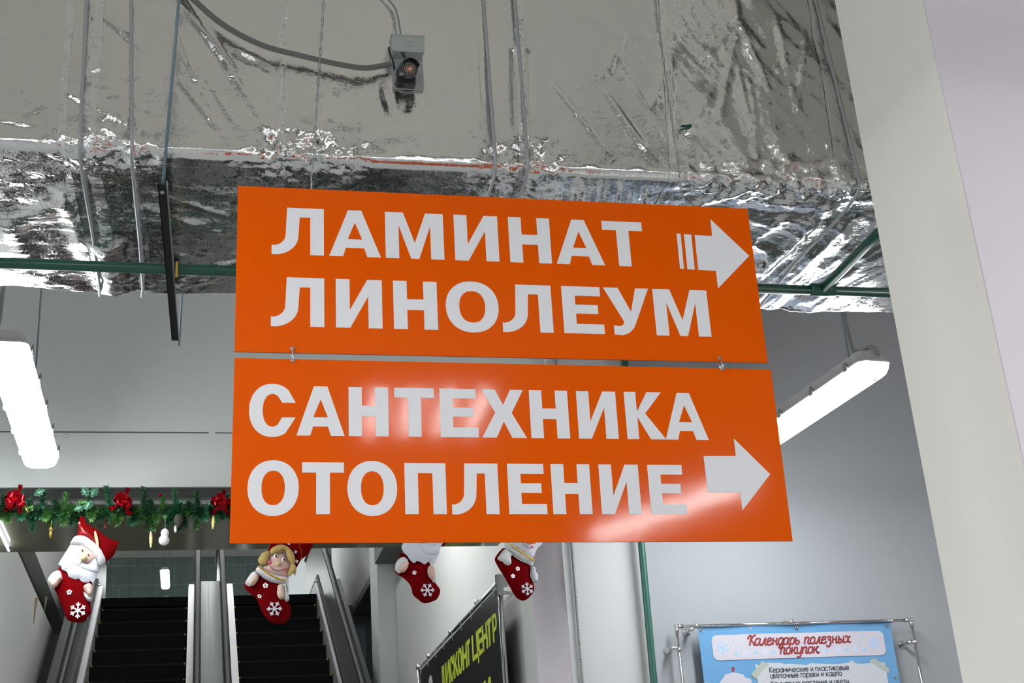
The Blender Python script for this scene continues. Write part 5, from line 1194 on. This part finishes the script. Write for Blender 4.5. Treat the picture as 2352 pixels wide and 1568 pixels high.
MB().box((XB - .002, YN, 1.05), (XB + .002, YF_, ztb - .01)).build('vinyl_sheet', 'banner', t)
SB = 210 / 1960
def zb3(x, y): return uvb(960 + x * SB, 1400 + y * SB)
# (char, left px x, right px x) with vertical extents taken at the word ends
LT = [('Д', 505, 580), ('И', 590, 690), ('С', 690, 770), ('К', 768, 872), ('О', 858, 955), ('Н', 955, 1060), ('Т', 1042, 1132), ('Ц', 1162, 1302), ('Е', 1285, 1400), ('Н', 1380, 1500), ('Т', 1480, 1590), ('Р', 1600, 1705)]
z_top = (zb3(1590, 165)[1] + zb3(1160, 555)[1] + zb3(1130, 620)[1] + zb3(505, 1190)[1]) / 4
z_bot = (zb3(1640, 725)[1] + zb3(1200, 1100)[1] + zb3(1110, 1185)[1] + zb3(735, 1520)[1]) / 4
mb = MB(); H = z_top - z_bot
for ch, xa, xb in LT:
    ymid = 1190 - (((xa + xb) / 2) - 505) * .945
    ua = zb3(xa, ymid + 200)[0]; ub = zb3(xb, ymid + 200)[0]     # ua is farther away (left in view)
    Wd = abs(ua - ub) / H
    st_ = Wd * .30
    flat(mb, [[(ua - a_ * H, z_bot + b_ * H) for a_, b_ in lp] for lp in glyph(ch, Wd, t=min(.30, st_), b=.19)], PB, -.0, .001)
o = mb.build('lettering', 'lime', t); o['label'] = 'lime yellow lettering ДИСКОНТ ЦЕНТР'
mb = MB(); zt2 = zb3(1540, 1440)[1]; ua = zb3(1415, 1540)[0]; ub = zb3(1570, 1440)[0]; Wd = abs(ua - ub) / H
flat(mb, [[(ua - a_ * H, zt2 - H + b_ * H) for a_, b_ in lp] for lp in glyph('И', Wd, t=Wd * .3)], PB, -.0, .001)
mb.build('lettering', 'lime', t)['label'] = 'top of a second lime lettering line'
mb = MB(); c = zb3(282, 1700); c2_ = zb3(282, 1390); R_ = abs(c[1] - c2_[1]); du = abs(zb3(235, 1600)[0] - zb3(325, 1600)[0]) / 2
outer = [(c[0] + du * math.cos(a_ * .2618), c[1] + R_ * math.sin(a_ * .2618)) for a_ in range(24)]; inner = [(c[0] + du * .3 * math.cos(a_ * .2618), c[1] + R_ * .55 * math.sin(a_ * .2618)) for a_ in range(24)]
flat(mb, [outer, inner], PB, 0, .001); mb.build('printed_ring', 'greyprint', t)
mb = MB()
for i in range(9):
    y = YN + .12 + i * (YF_ - YN - .2) / 8; mb.tube([(XB - .006, y, ztb - .04), (XB - .012, y - .01, ztb + .018)], .0022, 5)
mb.build('cable_tie', 'greyprint', t)
print('objects', len(bpy.data.objects))
